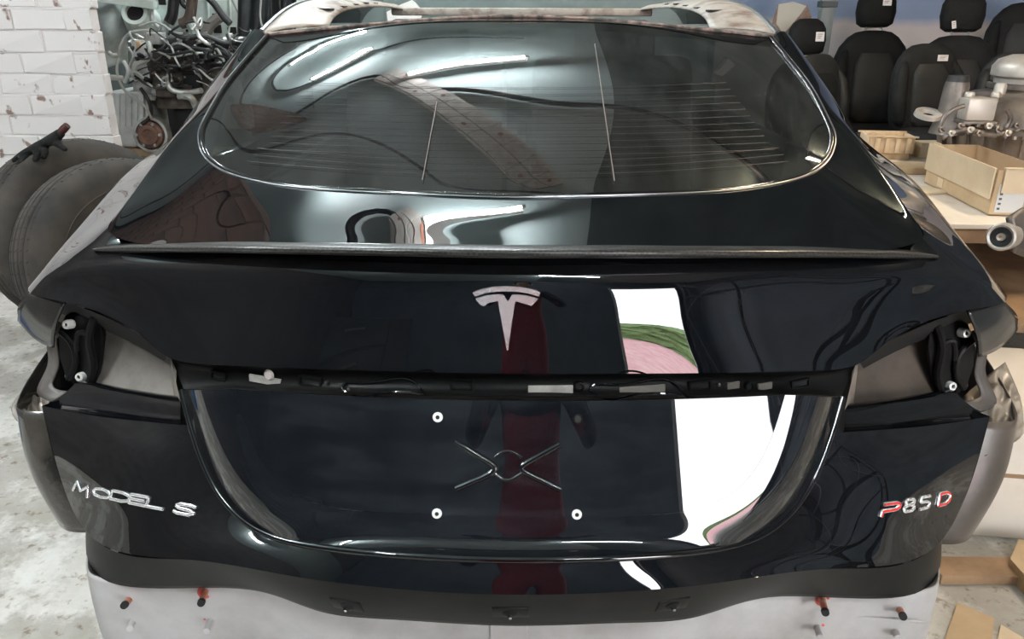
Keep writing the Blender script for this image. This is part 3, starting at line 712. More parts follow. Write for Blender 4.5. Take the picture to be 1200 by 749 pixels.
# back wall: grey-green on the left, blue over white on the right
m, nt, b = nodemat('blue_over_white_wall'); b.inputs['Roughness'].default_value = .7
tc = nt.nodes.new('ShaderNodeTexCoord'); sx = nt.nodes.new('ShaderNodeSeparateXYZ'); nt.links.new(tc.outputs['Object'], sx.inputs[0])
n = nt.nodes.new('ShaderNodeTexNoise'); n.inputs['Scale'].default_value = 3.5; n.inputs['Detail'].default_value = 5; nt.links.new(tc.outputs['Object'], n.inputs['Vector'])
ma = nt.nodes.new('ShaderNodeMath'); ma.operation = 'MULTIPLY_ADD'; ma.inputs[1].default_value = .12; nt.links.new(n.outputs['Fac'], ma.inputs[0]); nt.links.new(sx.outputs['Z'], ma.inputs[2])
r = nt.nodes.new('ShaderNodeMapRange'); r.inputs['From Min'].default_value = 1.35; r.inputs['From Max'].default_value = 1.42; nt.links.new(ma.outputs[0], r.inputs['Value'])
mx = nt.nodes.new('ShaderNodeMix'); mx.data_type = 'RGBA'; mx.inputs['A'].default_value = (.62, .55, .53, 1); mx.inputs['B'].default_value = (.26, .33, .47, 1)
nt.links.new(r.outputs['Result'], mx.inputs['Factor']); nt.links.new(mx.outputs['Result'], b.inputs['Base Color'])
slab('wall_back', 1.6, X1+.2, Y1, Y1+.2, 0, H, m)
slab('wall_back.001', X0-.2, 1.6, Y1, Y1+.2, 0, H, GREYGREEN)
slab('wall_right', X1, X1+.2, Y0, Y1, 0, H, DARKWALL)
slab('wall_far_left', X0-.2, X0, Y0, Y1, 0, H, mat('dim_brown_wall', (.10, .09, .085), .8, noise=(4, (.05, .045, .04), .4, .7)))
# rear wall, behind the photographer, with the open garage doorway at the right
DX0, DX1, DZ = 2.45, 4.65, 2.6
slab('wall_rear', X0-.2, DX0, Y0-.2, Y0, 0, H, DARKWALL)
slab('wall_rear.001', DX1, X1+.2, Y0-.2, Y0, 0, H, DARKWALL)
slab('wall_rear.002', DX0, DX1, Y0-.2, Y0, DZ, H, DARKWALL)
FRAME = mat('white_door_frame', (.6, .6, .58), .5)
bm = bmesh.new(); box(bm, DX0-.06, DX0, Y0-.22, Y0+.02, 0, DZ); box(bm, DX1, DX1+.06, Y0-.22, Y0+.02, 0, DZ); box(bm, DX0-.06, DX1+.06, Y0-.22, Y0+.02, DZ, DZ+.06)
tag(bobj('door_1', bm, FRAME), kind='structure')
# outside: pinkish paving and a hedge under a white sky
slab('ground_outside', -10, 40, -30, Y0-.2, -.15, -.02, mat('pink_paving', (.50, .24, .25), .8, noise=(1.2, (.58, .36, .36), .4, .6)))
HEDGE = mat('hedge_green', (.10, .20, .06), .8, noise=(12, (.22, .32, .14), .4, .6))
bm = bmesh.new(); box(bm, 4, 34, -23, -22, -.02, .95)
bmesh.ops.subdivide_edges(bm, edges=bm.edges[:], cuts=14, use_grid_fill=True)
for v in bm.verts: v.co += Vector((random.uniform(-.12, .12), random.uniform(-.15, .15), random.uniform(-.12, .12) if v.co.z > .1 else 0))
tag(bobj('hedge', bm, HEDGE), 'clipped green hedge across the yard outside the garage doorway', 'hedge')

# ---- white-painted brick pier: every brick its own piece
PW_Y, PX1 = 3.10, -2.06
PIERCORE = mat('painted_mortar', (.74, .70, .685), .8, bump=(60, .5)); PIERBROWN = mat('brown_mortar', (.16, .12, .10), .85)
PAINTBRICK, nt, b = nodemat('white_painted_brick'); b.inputs['Roughness'].default_value = .7; b.inputs['Specular IOR Level'].default_value = .25
tc = nt.nodes.new('ShaderNodeTexCoord'); oi = nt.nodes.new('ShaderNodeObjectInfo')
va = nt.nodes.new('ShaderNodeVectorMath'); va.operation = 'ADD'; nt.links.new(tc.outputs['Object'], va.inputs[0]); nt.links.new(oi.outputs['Location'], va.inputs[1])
n = nt.nodes.new('ShaderNodeTexNoise'); n.inputs['Scale'].default_value = 14; n.inputs['Detail'].default_value = 7; nt.links.new(va.outputs[0], n.inputs['Vector'])
r = nt.nodes.new('ShaderNodeValToRGB'); r.color_ramp.elements[0].position = .62; r.color_ramp.elements[1].position = .68
r.color_ramp.elements[0].color = (.80, .765, .75, 1); r.color_ramp.elements[1].color = (.30, .20, .17, 1)
nt.links.new(n.outputs['Fac'], r.inputs['Fac']); nt.links.new(r.outputs['Color'], b.inputs['Base Color'])
BROWNBRICK = mat('bare_brown_brick', (.20, .125, .095), .85, noise=(7, (.12, .08, .065), .4, .65))
bm = bmesh.new(); box(bm, X0, PX1-.014, PW_Y+.005, PW_Y+.065, 0, 2.4)
pier = tag(bobj('wall_left', bm, PIERCORE), kind='structure', label='white painted brick wall')
bm = bmesh.new(); box(bm, X0, PX1-.014, PW_Y+.005, PW_Y+.065, 2.4, H); bobj('bare_course', bm, PIERBROWN, pier)
BL, BH = .262, .100
def brickmesh(seed, mt):
    rr = random.Random(seed); bm = bmesh.new(); box(bm, 0, BL-.005, 0, .07, 0, BH-.005, bev=.005)
    for v in bm.verts: v.co += Vector((rr.uniform(-.0025, .0025), rr.uniform(-.004, .004), rr.uniform(-.0025, .0025)))
    me = bpy.data.meshes.new('brick'); bmesh.ops.recalc_face_normals(bm, faces=bm.faces[:]); bm.to_mesh(me); bm.free(); me.materials.append(mt); return me
BMS = [brickmesh(i, PAINTBRICK) for i in range(5)]; BMB = [brickmesh(10+i, BROWNBRICK) for i in range(3)]
for r_ in range(6, 34):
    off = (r_ % 2)*BL/2; z = r_*BH
    for c in range(0, 8):
        x1 = PX1 - c*BL + (off if c else 0) - (BL/2*0)
        x0 = x1-BL
        if c == 0 and r_ % 2: x0 = x1-BL/2
        elif r_ % 2: x1 = PX1-BL/2-(c-1)*BL; x0 = x1-BL
        o = bpy.data.objects.new('brick', random.choice(BMS if z < 2.4 else BMB)); COL.objects.link(o); o.parent = pier
        o.location = (x0+random.uniform(-.004, .004)+(random.uniform(-.012, .006) if c == 0 else 0), PW_Y+random.uniform(-.004, .003), z); o.scale = ((x1-x0)/BL, 1, 1)

# ---- fluorescent tubes: each a batten with its glowing tube
TUBEM = mat('lit_fluorescent_tube', (1, 1, 1), .4, emit=((.93, .97, 1.0), TUBE_E)); BATTEN = mat('white_batten', (.7, .7, .68), .5)
def tube_light(a, b, label, TM=None):
    a, b = Vector(a), Vector(b); c = (a+b)/2
    t = empty('fluorescent_light', c, label=label, cat='light', group='ceiling tubes')
    d = (b-a).normalized()
    bm = bmesh.new(); obox(bm, a+Vector((0, 0, .05)), b+Vector((0, 0, .05)), .05, .04); bobj('batten', bm, BATTEN, t)
    bm = bmesh.new(); cyl(bm, a, b, .014, seg=12); bobj('tube', bm, TM or TUBEM, t, smooth=True)
    for p, s in ((a, 1), (b, -1)):
        bm = bmesh.new(); cyl(bm, p-d*s*.02, p+d*s*.012, .018, seg=12); obox(bm, p, p+Vector((0, 0, .05)), .02, .03); bobj('tube_holder', bm, BATTEN, t)
tube_light((-.84, 3.52, 3.25), (.02, 3.86, 3.25), 'fluorescent ceiling tube mirrored in the middle of the rear window')
tube_light((-2.15, 4.55, 3.25), (-1.45, 4.85, 3.25), 'fluorescent ceiling tube near the brick wall, mirrored at the window corner')
tube_light((-3.1, .2, 3.25), (-3.1, 1.4, 3.25), 'fluorescent ceiling tube over the open floor at the left')
tube_light((2.7, 1.0, 3.25), (2.7, 2.2, 3.25), 'warm white ceiling tube above the table of parts', mat('lit_warm_tube', (1, 1, 1), .4, emit=((1.0, .78, .55), TUBE_E*1.0)))
tube_light((.5, -2.3, 3.25), (1.6, -2.3, 3.25), 'fluorescent ceiling tube behind the photographer')
tube_light((-1.9, -1.6, 3.25), (-1.9, -.4, 3.25), 'added fluorescent ceiling tube for general light beside the photographer, left of the car')  # extra unseen tube, added for general illumination

# ---- steel cable tray on the ceiling, panel by panel, and loose black cables
a, b = Vector((-1.13, 3.82, 3.345)), Vector((.26, 1.92, 3.345)); d = (b-a).normalized(); sd = Vector((d.y, -d.x, 0))*-1
TRAYM = mat('galvanised_tray', (.86, .80, .74), .5, noise=(18, (.66, .60, .54), .4, .7), spec=.5)
tray = empty('cable_tray', (a+b)/2, label='long galvanised steel tray of square panels fixed under the ceiling', cat='cable tray')
L = (b-a).length; nP = 11; pw = .135
for k in range(nP):
    for s in (0, 1):
        c = a+d*((k+.5)*L/nP)+sd*((s-.5)*pw); Mx = Matrix((d, sd, Vector((0, 0, 1)))).transposed().to_4x4(); Mx.translation = c
        bm = bmesh.new(); box(bm, -L/nP/2+.004, L/nP/2-.004, -pw/2+.004, pw/2-.004, -.006, .006, Mx, bev=.002); pn = bobj('tray_panel', bm, TRAYM, tray)
        if (k*2+s) % 3 == 0:
            bm = bmesh.new(); lathe(bm, [(0, -.009), (.018, -.009), (.02, -.005)], Mx, seg=16); bobj('knockout', bm, RUST, pn)
for s in (-1, 1):
    bm = bmesh.new(); obox(bm, a+sd*s*.14+Vector((0, 0, .03)), b+sd*s*.14+Vector((0, 0, .03)), .012, .045); bobj('tray_side', bm, TRAYM, tray)
bm = bmesh.new(); obox(bm, a+Vector((0, 0, .02)), b+Vector((0, 0, .02)), .27, .004); bobj('tray_back', bm, DARKGAP, tray)
for t in (.15, .85):
    bm = bmesh.new(); obox(bm, a.lerp(b, t)+Vector((0, 0, .01)), Vector((a.lerp(b, t).x, a.lerp(b, t).y, H)), .03, .03); bobj('tray_hanger', bm, TRAYM, tray)
CABLE = mat('black_cable', (.012, .012, .013), .5)
for pts, r_, lb in (([(-3.8, 3.0, 3.365), (-2.0, 3.58, 3.365), (-1.74, 3.83, 3.365), (-1.26, 3.86, 3.365), (-.8, 3.25, 3.365), (-.37, 3.23, 3.365), (.21, 3.0, 3.365), (.67, 2.9, 3.365), (1.55, 2.58, 3.365), (3.2, 2.2, 3.365)], .028, 'thick black cable sagging across the whole ceiling'),
                    ([(-3.6, 2.6, 3.365), (-1.5, 2.5, 3.365), (-.76, 2.09, 3.365), (-.2, 1.8, 3.365), (.8, 1.9, 3.365)], .018, 'thinner black cable on the ceiling nearer the car tail'),
                    ([(-4.0, 4.6, 3.365), (-2.6, 4.5, 3.365), (-1.4, 4.9, 3.365), (0, 4.8, 3.365)], .014, 'thin black cable along the far end of the ceiling')):
    bm = bmesh.new(); tube(bm, pts, r_, seg=8, n=60); tag(bobj('ceiling_cable', bm, CABLE, smooth=True), lb, 'cable')
# ------------------------------------------------------------------ left: tyres, glove, engine, stripped car shell
RUB, nt, b = nodemat('dusty_tyre_rubber'); b.inputs['Roughness'].default_value = .75
tc = nt.nodes.new('ShaderNodeTexCoord'); n = nt.nodes.new('ShaderNodeTexNoise'); n.inputs['Scale'].default_value = 7; n.inputs['Detail'].default_value = 7
r = nt.nodes.new('ShaderNodeValToRGB'); r.color_ramp.elements[0].position = .35; r.color_ramp.elements[1].position = .7
r.color_ramp.elements[0].color = (.018, .015, .0125, 1); r.color_ramp.elements[1].color = (.066, .053, .043, 1)
nt.links.new(tc.outputs['Object'], n.inputs['Vector']); nt.links.new(n.outputs['Fac'], r.inputs['Fac']); nt.links.new(r.outputs['Color'], b.inputs['Base Color'])
GROOVE = mat('tread_groove', (.012, .011, .010), .9)
def tyre(loc, axis, R, w_, rim, label):
    """axis: outward direction of the wheel's side"""
    ax = Vector(axis).normalized(); t = empty('tyre', (loc[0], loc[1], 0), label=label, cat='tyre', group='old tyres by the brick wall')
    Mx = frame(loc, ax); h = w_/2
    prof = [(rim, h*.80), (rim+.012, h*.95), (R*.72, h*1.06), (R*.84, h*1.05), (R*.93, h*.95), (R*.975, h*.80)]
    bm = bmesh.new(); lathe(bm, prof, Mx, seg=72); bobj('sidewall', bm, RUB, t, smooth=True, sharp=60)
    bm = bmesh.new(); lathe(bm, [(q, -z) for q, z in prof[::-1]], Mx, seg=72); bobj('sidewall', bm, RUB, t, smooth=True, sharp=60)
    # tread: ribs with real grooves between
    n_r = 5; g = .010; z0, z1 = -h*.80, h*.80; wr = (z1-z0-g*(n_r-1))/n_r
    for k in range(n_r):
        za = z0+k*(wr+g); zb = za+wr; e = lambda z: R-.018*(z/h)**2
        bm = bmesh.new(); lathe(bm, [(R-.02, za), (e(za)-.002, za), (e(za), za+.002), (e((za+zb)/2), (za+zb)/2), (e(zb), zb-.002), (e(zb)-.002, zb), (R-.02, zb)], Mx, seg=72)
        rb = bobj('tread_rib', bm, RUB, t, smooth=True, sharp=40)
        bm = bmesh.new()                                                     # thin dark bars on the rib stand in for shaded sipes
        for j in range(60):
            an = j*2*math.pi/60; rs = e((za+zb)/2)-.0046; c = Vector((math.cos(an)*rs, math.sin(an)*rs, (za+zb)/2))
            Ms = Mx @ Matrix.Translation(c) @ Matrix.Rotation(an, 4, 'Z'); box(bm, -.008, .0048, -.0012, .0012, -wr*.42, wr*.42, Ms @ Matrix.Rotation(.35, 4, 'X'))
        so = bobj('sipe', bm, GROOVE, rb); so['kind'] = 'stuff'
    bm = bmesh.new(); lathe(bm, [(R-.02, z0), (R-.019, (z0+z1)/2), (R-.02, z1)], Mx, seg=72); bobj('groove_floor', bm, GROOVE, t, smooth=True)
    bm = bmesh.new(); lathe(bm, [(rim, h*.8), (rim+.02, 0), (rim, -h*.8)], Mx, seg=60); bobj('bead', bm, GROOVE, t, smooth=True)
    bm = bmesh.new(); lathe(bm, [(R*.70, h*1.055), (R*.71, h*1.075), (R*.72, h*1.06)], Mx, seg=72); bobj('sidewall_line', bm, RUB, t, smooth=True)
    return t
c1 = at(105, 278, 2.55); c2 = at(150, 300, 2.22)
tyre((c1.x, c1.y, .435), (.78, -.60, .16), .43, .26, .25, 'worn old tyre standing nearest the brick wall under a black glove')
tyre((c2.x, c2.y, .42), (.78, -.60, .18), .42, .25, .21, 'worn old tyre standing in front of the other, half behind the car')

# black work glove draped over the rear tyre: palm, cuff and limp fingers grown as one skin
def skinned(name, chains, mt, parent=None, sub=2):
    """chains: lists of (point, radius); chains after the first start at a vertex of an earlier one when points match"""
    vs, es, rad, key = [], [], [], {}
    for ch in chains:
        prev = None
        for p, r_ in ch:
            k = tuple(round(float(c), 4) for c in p)
            if k not in key:
                key[k] = len(vs); vs.append(tuple(map(float, p))); rad.append(r_)
            i = key[k]
            if prev is not None and prev != i: es.append((prev, i))
            prev = i
    me = bpy.data.meshes.new(name); me.from_pydata(vs, es, []); me.update()
    o = bpy.data.objects.new(name, me); me.materials.append(mt); link(o, parent)
    sk = o.modifiers.new('skin', 'SKIN'); sk.use_smooth_shade = True
    for i, r_ in enumerate(rad):
        rr = r_ if hasattr(r_, '__len__') else (r_, r_)
        me.skin_vertices[0].data[i].radius = rr
    me.skin_vertices[0].data[0].use_root = True
    sb = o.modifiers.new('subsurf', 'SUBSURF'); sb.levels = sub; sb.render_levels = sub
    return o
GLV = mat('black_knit_glove', (.005, .005, .005), .9, bump=(120, .6))
def gp(px, py, y=2.40): return at(px, py, y)
w0, w1, w2, w3 = gp(74,154), gp(62,162), gp(46,172), gp(30,180)
skinned('work_glove', [[(w0, .020), (w1, (.030, .022)), (w2, (.036, .022)), (w3, (.030, .020))],
        [(w3, .03), (gp(22,184), .015), (gp(15,190,2.37), .012)], [(w3, .03), (gp(27,188,2.36), .015), (gp(20,196,2.35), .012)],
        [(w2, .036), (gp(44,182,2.36), .015), (gp(40,190,2.34), .012)], [(w2, .036), (gp(54,178,2.36), .014), (gp(50,186,2.34), .012)], [(w1, .03), (gp(70,170,2.37), .014), (gp(78,176,2.35), .011)]], GLV)
tag(bpy.data.objects['work_glove'], 'limp black work glove lying on top of the rear tyre', 'glove')
bm = bmesh.new(); tube(bm, [gp(70,156,2.395), gp(76,150,2.395), gp(79,147,2.395)], [.014, .016, .014], seg=14, n=8); bobj('cuff', bm, mat('maroon_cuff', (.05, .012, .01), .8), bpy.data.objects['work_glove'], smooth=True)

# ---- engine with gearbox on a timber stand
ALU = mat('cast_aluminium', (.62, .62, .60), .42, metal=.75, noise=(16, (.34, .33, .31), .42, .7), bump=(45, .35))
ALUW = mat('bright_cast_gearbox', (.72, .73, .72), .5, metal=.3, noise=(8, (.5, .5, .48), .45, .75), bump=(40, .3))
OILY = mat('oily_iron', (.06, .05, .042), .5, noise=(18, (.17, .14, .11), .42, .7), bump=(50, .4))
HOSE = mat('rubber_hose', (.02, .02, .02), .5); GHOSE = mat('pale_hose', (.40, .41, .39), .5); RUSTY = mat('rusty_hub', (.16, .09, .07), .6, noise=(30, (.28, .16, .12), .4, .7))
ENG = empty('engine', (at(215,120,3.75).x, 3.75, 0), label='greasy aluminium car engine with gearbox and tangled hoses behind the tyres', cat='engine')
EY = 3.75
def E(px, py, dy=0): return at(px, py, EY+dy)
def ebox(name, px0, py0, px1, py1, dy0, dy1, mt, bev=.012, sub=0):
    a, b = E(px0, py0), E(px1, py1); bm = bmesh.new(); box(bm, min(a.x, b.x), max(a.x, b.x), EY+dy0, EY+dy1, min(a.z, b.z), max(a.z, b.z), bev=bev)
    return bobj(name, bm, mt, ENG, smooth=True)
ebox('engine_block', 178, 82, 300, 128, -.02, .34, OILY); ebox('sump', 200, 126, 296, 176, .03, .3, DARKGAP)
ebox('cylinder_head', 172, 62, 306, 84, -.03, .30, OILY, .01); ebox('valve_cover', 176, 44, 300, 63, 0, .26, HOSE, .02)
ebox('gearbox_case', 128, 106, 182, 172, -.06, .26, ALUW, .03); ebox('bell_housing', 150, 72, 182, 112, -.02, .28, ALU, .03)
ebox('timing_cover', 256, 92, 300, 150, -.06, .0, ALU, .015); ebox('exhaust_port', 217, 86, 240, 106, -.05, .0, DARKGAP, .004)
ebox('alternator_bracket', 188, 96, 214, 112, -.09, -.01, OILY, .01); ebox('throttle_body', 158, 46, 178, 66, -.06, .06, ALUW, .012)
ebox('ignition_module', 165, 38, 192, 52, -.05, .05, ALU, .006); ebox('sensor_block', 166, 48, 172, 56, -.075, -.05, mat('tan_connector', (.62, .42, .24), .5), .002)
for k in range(7):                                                            # cooling ribs on the gearbox
    a = E(131+k*7, 110, -.065); b_ = E(131+k*7, 148, -.065); bm = bmesh.new(); obox(bm, a, b_, .006, .02); bobj('casting_rib', bm, ALUW, ENG)
hub = E(176, 158, -.10)
bm = bmesh.new(); lathe(bm, [(0, .02), (.03, .02), (.035, .03), (.055, .03), (.06, .015), (.075, .01), (.08, -.06)], frame(hub, (0, -1, .1)), seg=36); hb = bobj('output_hub', bm, RUSTY, ENG, smooth=True)
for k in range(6):
    an = k*math.pi/3; c = frame(hub, (0, -1, .1)) @ Vector((.066*math.cos(an), .066*math.sin(an), .012)); bm = bmesh.new(); cyl(bm, c, c+Vector((0, -.016, .0016)), .009, seg=8); bobj('hub_bolt', bm, ALU, hb, smooth=True)
bm = bmesh.new(); lathe(bm, [(.08, -.05), (.085, .0), (.10, .0), (.105, -.05)], frame(hub, (0, -1, .1)), seg=36); bobj('hub_flange', bm, ALU, ENG, smooth=True)
for px in range(190, 300, 18):                                                # intake runners and coil caps
    bm = bmesh.new(); tube(bm, [E(px, 60, -.02), E(px+3, 68, -.09), E(px+1, 80, -.06)], .020, seg=10, n=12); bobj('intake_runner', bm, HOSE if px % 36 else OILY, ENG, smooth=True)
    bm = bmesh.new(); lathe(bm, [(0, .03), (.014, .03), (.018, .0)], frame(E(px+4, 50, -.01), (0, -.6, .8)), seg=14); bobj('coil_cap', bm, ALU, ENG, smooth=True)
for pts, r_, mt in (([(139,66),(140,58),(146,45),(160,37),(176,36)], .014, GHOSE), ([(139,66),(137,84),(148,108),(170,125),(178,140)], .012, GHOSE), ([(128,62),(133,65),(140,64)], .02, GHOSE), ([(122,92),(135,91),(144,92)], .025, GHOSE),
        ([(158,88),(160,76),(172,70),(176,58),(174,50)], .022, GHOSE), ([(198,88),(200,104),(215,108),(236,106)], .018, ALU), ([(210,113),(224,115),(230,126)], .022, ALU), ([(165,104),(172,114),(176,136),(166,146)], .012, HOSE),
        ([(200,36),(215,44),(240,42),(262,50),(290,46)], .016, HOSE), ([(192,62),(220,55),(250,60),(300,52)], .012, HOSE), ([(240,60),(262,76),(270,92),(262,106)], .016, HOSE), ([(250,56),(275,70),(285,90),(290,110)], .02, HOSE),
        ([(180,58),(205,66),(232,62),(260,68)], .007, ALU), ([(182,74),(210,78),(240,74),(280,80)], .009, HOSE), ([(150,56),(156,66),(152,80),(160,96)], .009, ALU), ([(145,72),(150,82),(146,96)], .012, ALUW), ([(230,34),(236,46),(250,54)], .012, ALU), ([(266,40),(272,52),(290,60)], .01, HOSE)):
    bm = bmesh.new(); tube(bm, [E(px, py, -.10-.02*(i % 2)) for i, (px, py) in enumerate(pts)], r_*(.62 if mt is GHOSE else .9), seg=9, n=24); bobj('hose', bm, mt, ENG, smooth=True)
rr = random.Random(3)
for k in range(44):                                                           # loose wires of the loom
    x, y = rr.uniform(140, 290), rr.uniform(28, 100); L_ = [(x, y)]
    for _ in range(3): x += rr.uniform(-8, 26); y += rr.uniform(-14, 16); L_.append((x, y))
    bm = bmesh.new(); tube(bm, [E(px, py, -.14+rr.uniform(-.03, .05)) for px, py in L_], rr.uniform(.003, .008), seg=6, n=14); bobj('loom_wire', bm, (HOSE, HOSE, GHOSE, ALU, HOSE)[k % 5], ENG, smooth=True)
for k in range(46):                                                           # small fittings all over the block
    px, py = rr.uniform(148, 298), rr.uniform(40, 122); s_ = rr.uniform(.008, .02)
    bm = bmesh.new(); Mx = frame(E(px, py, -.05+rr.uniform(-.03, .03)), (rr.uniform(-.5, .5), -1, rr.uniform(-.2, .6)))
    if k % 3: lathe(bm, [(0, s_), (s_*.6, s_), (s_*.7, s_*.4), (s_, s_*.3), (s_, -.04)], Mx, seg=6 if k % 2 else 14)
    else: box(bm, -s_, s_, -s_*.7, s_*.7, -.03, s_, Mx, bev=.002)
    bobj('fitting', bm, (ALU, OILY, ALUW, HOSE, RUSTY)[k % 5], ENG, smooth=True)
WOOD = mat('rough_timber', (.42, .30, .18), .7, noise=(6, (.28, .19, .11), .4, .7))
a = at(125, 172, EY)
for dx in (.05, .40, .75):
    for dy in (0.02, .28):
        bm = bmesh.new(); box(bm, a.x+dx-.04, a.x+dx+.04, EY+dy-.04, EY+dy+.04, 0, a.z-.04); bobj('stand_leg', bm, WOOD, ENG)
bm = bmesh.new(); box(bm, a.x-.02, a.x+.86, EY-.08, EY+.36, a.z-.04, a.z); bobj('stand_top', bm, WOOD, ENG)

# ---- pale stripped car shell behind the engine
SHELLP = mat('pale_green_shell', (.62, .70, .66), .45, noise=(5, (.40, .45, .42), .45, .7), spec=.5)
SHELLG = mat('grey_wheel_arch', (.28, .32, .31), .5, noise=(4, (.5, .55, .53), .45, .65))
SY = 4.7
SHL = empty('car_shell', (at(220,20,SY).x, SY+.4, 0), label='pale green stripped car shell with bare engine bay behind the engine', cat='car shell')
def Sx(px, py, dy=0): return at(px, py, SY+dy)
a, b_ = Sx(150, 62), Sx(345, -60)
bm = bmesh.new(); box(bm, a.x, b_.x, SY+.1, SY+.16, a.z-.03, b_.z, bev=.02); FW = bobj('firewall', bm, SHELLP, SHL, smooth=True)
bm = bmesh.new(); box(bm, a.x, b_.x, SY+.1, SY+.14, .3, a.z-.03); bobj('bay_shadow_panel', bm, DARKGAP, SHL)  # black panel put in for the shaded void below the firewall
# inner wheel arch bowl on the left
L = loft([[Sx(100+i*9-(4 if j else 0), -6+j*17+4*math.sin(i*.9), .06-.16*math.sin(math.pi*i/6)*math.sin(math.pi*min(j, 4)/4.6)) for i in range(7)] for j in range(6)], 4, 4)
gobj('wheel_arch', L, SHELLG, SHL, thick=.004)
bm = bmesh.new(); lathe(bm, [(.0, .02), (.055, .02), (.06, .05), (.085, .05), (.10, .0), (.12, -.10)], frame(Sx(161, 18, -.02), (.1, -1, .5)), seg=32); bobj('strut_tower', bm, SHELLP, SHL, smooth=True)
bm = bmesh.new(); lathe(bm, [(0, .03), (.055, .03)], frame(Sx(161, 18, -.02), (.1, -1, .5)), seg=24); bobj('strut_hole', bm, DARKGAP, SHL)
a, b_ = Sx(112, 70), Sx(345, 96)
bm = bmesh.new(); box(bm, a.x, b_.x, SY+.2, SY+1.6, .35, .55, bev=.02); bobj('floor_pan', bm, SHELLG, SHL)
bm = bmesh.new(); obox(bm, Sx(110, -4, -.05), Sx(182, 6, -.05), .07, .05); bobj('wing_rail', bm, SHELLP, SHL)
bm = bmesh.new(); obox(bm, Sx(160, 31, -.03), Sx(186, 33, -.03), .02, .03); bobj('cross_brace', bm, SHELLP, SHL)
for q in ((176,3,8,7), (190,2,8,7), (255,34,9,9), (253,18,8,4), (272,36,10,8), (228,36,20,3)):
    c = Sx(q[0], q[1], .095); bm = bmesh.new(); box(bm, -q[2]*.003, q[2]*.003, -.006, .006, -q[3]*.003, q[3]*.003, Matrix.Translation(c), bev=.002); bobj('panel_hole', bm, DARKGAP, SHL)
for px in (200, 222, 242, 268):
    bm = bmesh.new(); tube(bm, [Sx(px, -8, .09), Sx(px+2, 20, .09), Sx(px-1, 44, .09)], .008, seg=6, n=8); bobj('pressed_bead', bm, SHELLP, SHL, smooth=True)
for pts, r_, mt in (([(205,-10),(203,8),(201,20),(198,26)], .035, HOSE), ([(226,-10),(224,12),(220,24),(212,28)], .035, mat('brown_hose', (.10, .07, .055), .6)), ([(195,24),(192,36)], .02, SHELLG), ([(240,-6),(252,6),(262,20),(270,28)], .022, HOSE), ([(268,-10),(277,8),(284,24)], .012, GHOSE),
        ([(240,42),(246,30),(258,20)], .035, mat('grey_brown_hose', (.20, .18, .16), .6)), ([(230,46),(226,34),(222,28)], .03, mat('green_grey_hose', (.36, .42, .39), .6)), ([(212,-8),(216,6),(226,10)], .02, HOSE), ([(176,-5),(178,10),(180,26),(186,32)], .012, GHOSE)):
    bm = bmesh.new(); tube(bm, [Sx(px, py, -.05) for px, py in pts], r_, seg=10, n=20); bobj('bay_hose', bm, mt, SHL, smooth=True)
# black sheeting and loose wires hanging at the right of the shell
SHEET = mat('black_sheeting', (.016, .019, .021), .38, noise=(9, (.05, .06, .065), .5, .75))
L = loft([[at(278+i*14, -60+j*42, 4.25+.05*math.sin(i*1.7+j*.6)) for i in range(6)] for j in range(4)], 5, 6)
for i in range(L.shape[0]):
    for j in range(L.shape[1]): L[i, j, 1] += .02*math.sin(j*.9+i*.25)
o = gobj('hanging_sheet', L, SHEET, None, thick=.003); tag(o, 'black plastic sheeting hanging beside the pale car shell', 'sheeting')
for k, pts in enumerate(([(304,-20),(306,0),(305,20),(308,34)], [(321,-20),(318,4),(320,30)], [(332,-20),(328,10),(330,20),(326,28)])):
    bm = bmesh.new(); tube(bm, [at(px, py, 4.12) for px, py in pts], .006, seg=6, n=16)
    tag(bobj('hanging_wire', bm, GHOSE if k == 0 else CABLE, smooth=True), ('pale wire hanging in front of the black sheeting, leftmost', 'dark wire hanging down the middle of the black sheeting', 'dark wire hanging at the right of the black sheeting')[k], 'wire')
# grey-green sheet and white paper seen past the roof
bm = bmesh.new(); a, b_ = at(452, 34, 5.0), at(840, -60, 5.0); box(bm, a.x, b_.x, 5.0, 5.03, .9, b_.z, bev=.005)
o = bobj('metal_sheet', bm, mat('grey_green_metal', (.17, .215, .205), .45, noise=(4, (.12, .155, .148), .4, .7))); tag(o, 'grey-green painted metal sheet standing beyond the roof opening', 'metal sheet')
bm = bmesh.new(); a, b_ = at(440, 34, 5.04), at(840, 70, 5.04); box(bm, a.x, b_.x, 5.0, 5.2, 0, .9); bobj('sheet_base', bm, GREYGREEN, o)
pts = [at(453, 14, 4.994), at(470, 5, 4.994), at(483, 0, 4.994), at(487, 3, 4.994), at(496, 14, 4.994), at(490, 30, 4.994), at(455, 30, 4.994)]
bm = bmesh.new(); f0 = [bm.verts.new(p) for p in pts]; f1 = [bm.verts.new(p+Vector((0, .004, 0))) for p in pts]; bm.faces.new(f0); bm.faces.new(f1[::-1])
for i in range(len(pts)): bm.faces.new((f0[i], f0[(i+1) % len(pts)], f1[(i+1) % len(pts)], f1[i]))
tag(bobj('torn_paper', bm, mat('white_paper', (.8, .79, .76), .7)), 'torn white paper stuck on the grey-green sheet, showing over the roof edge', 'paper')
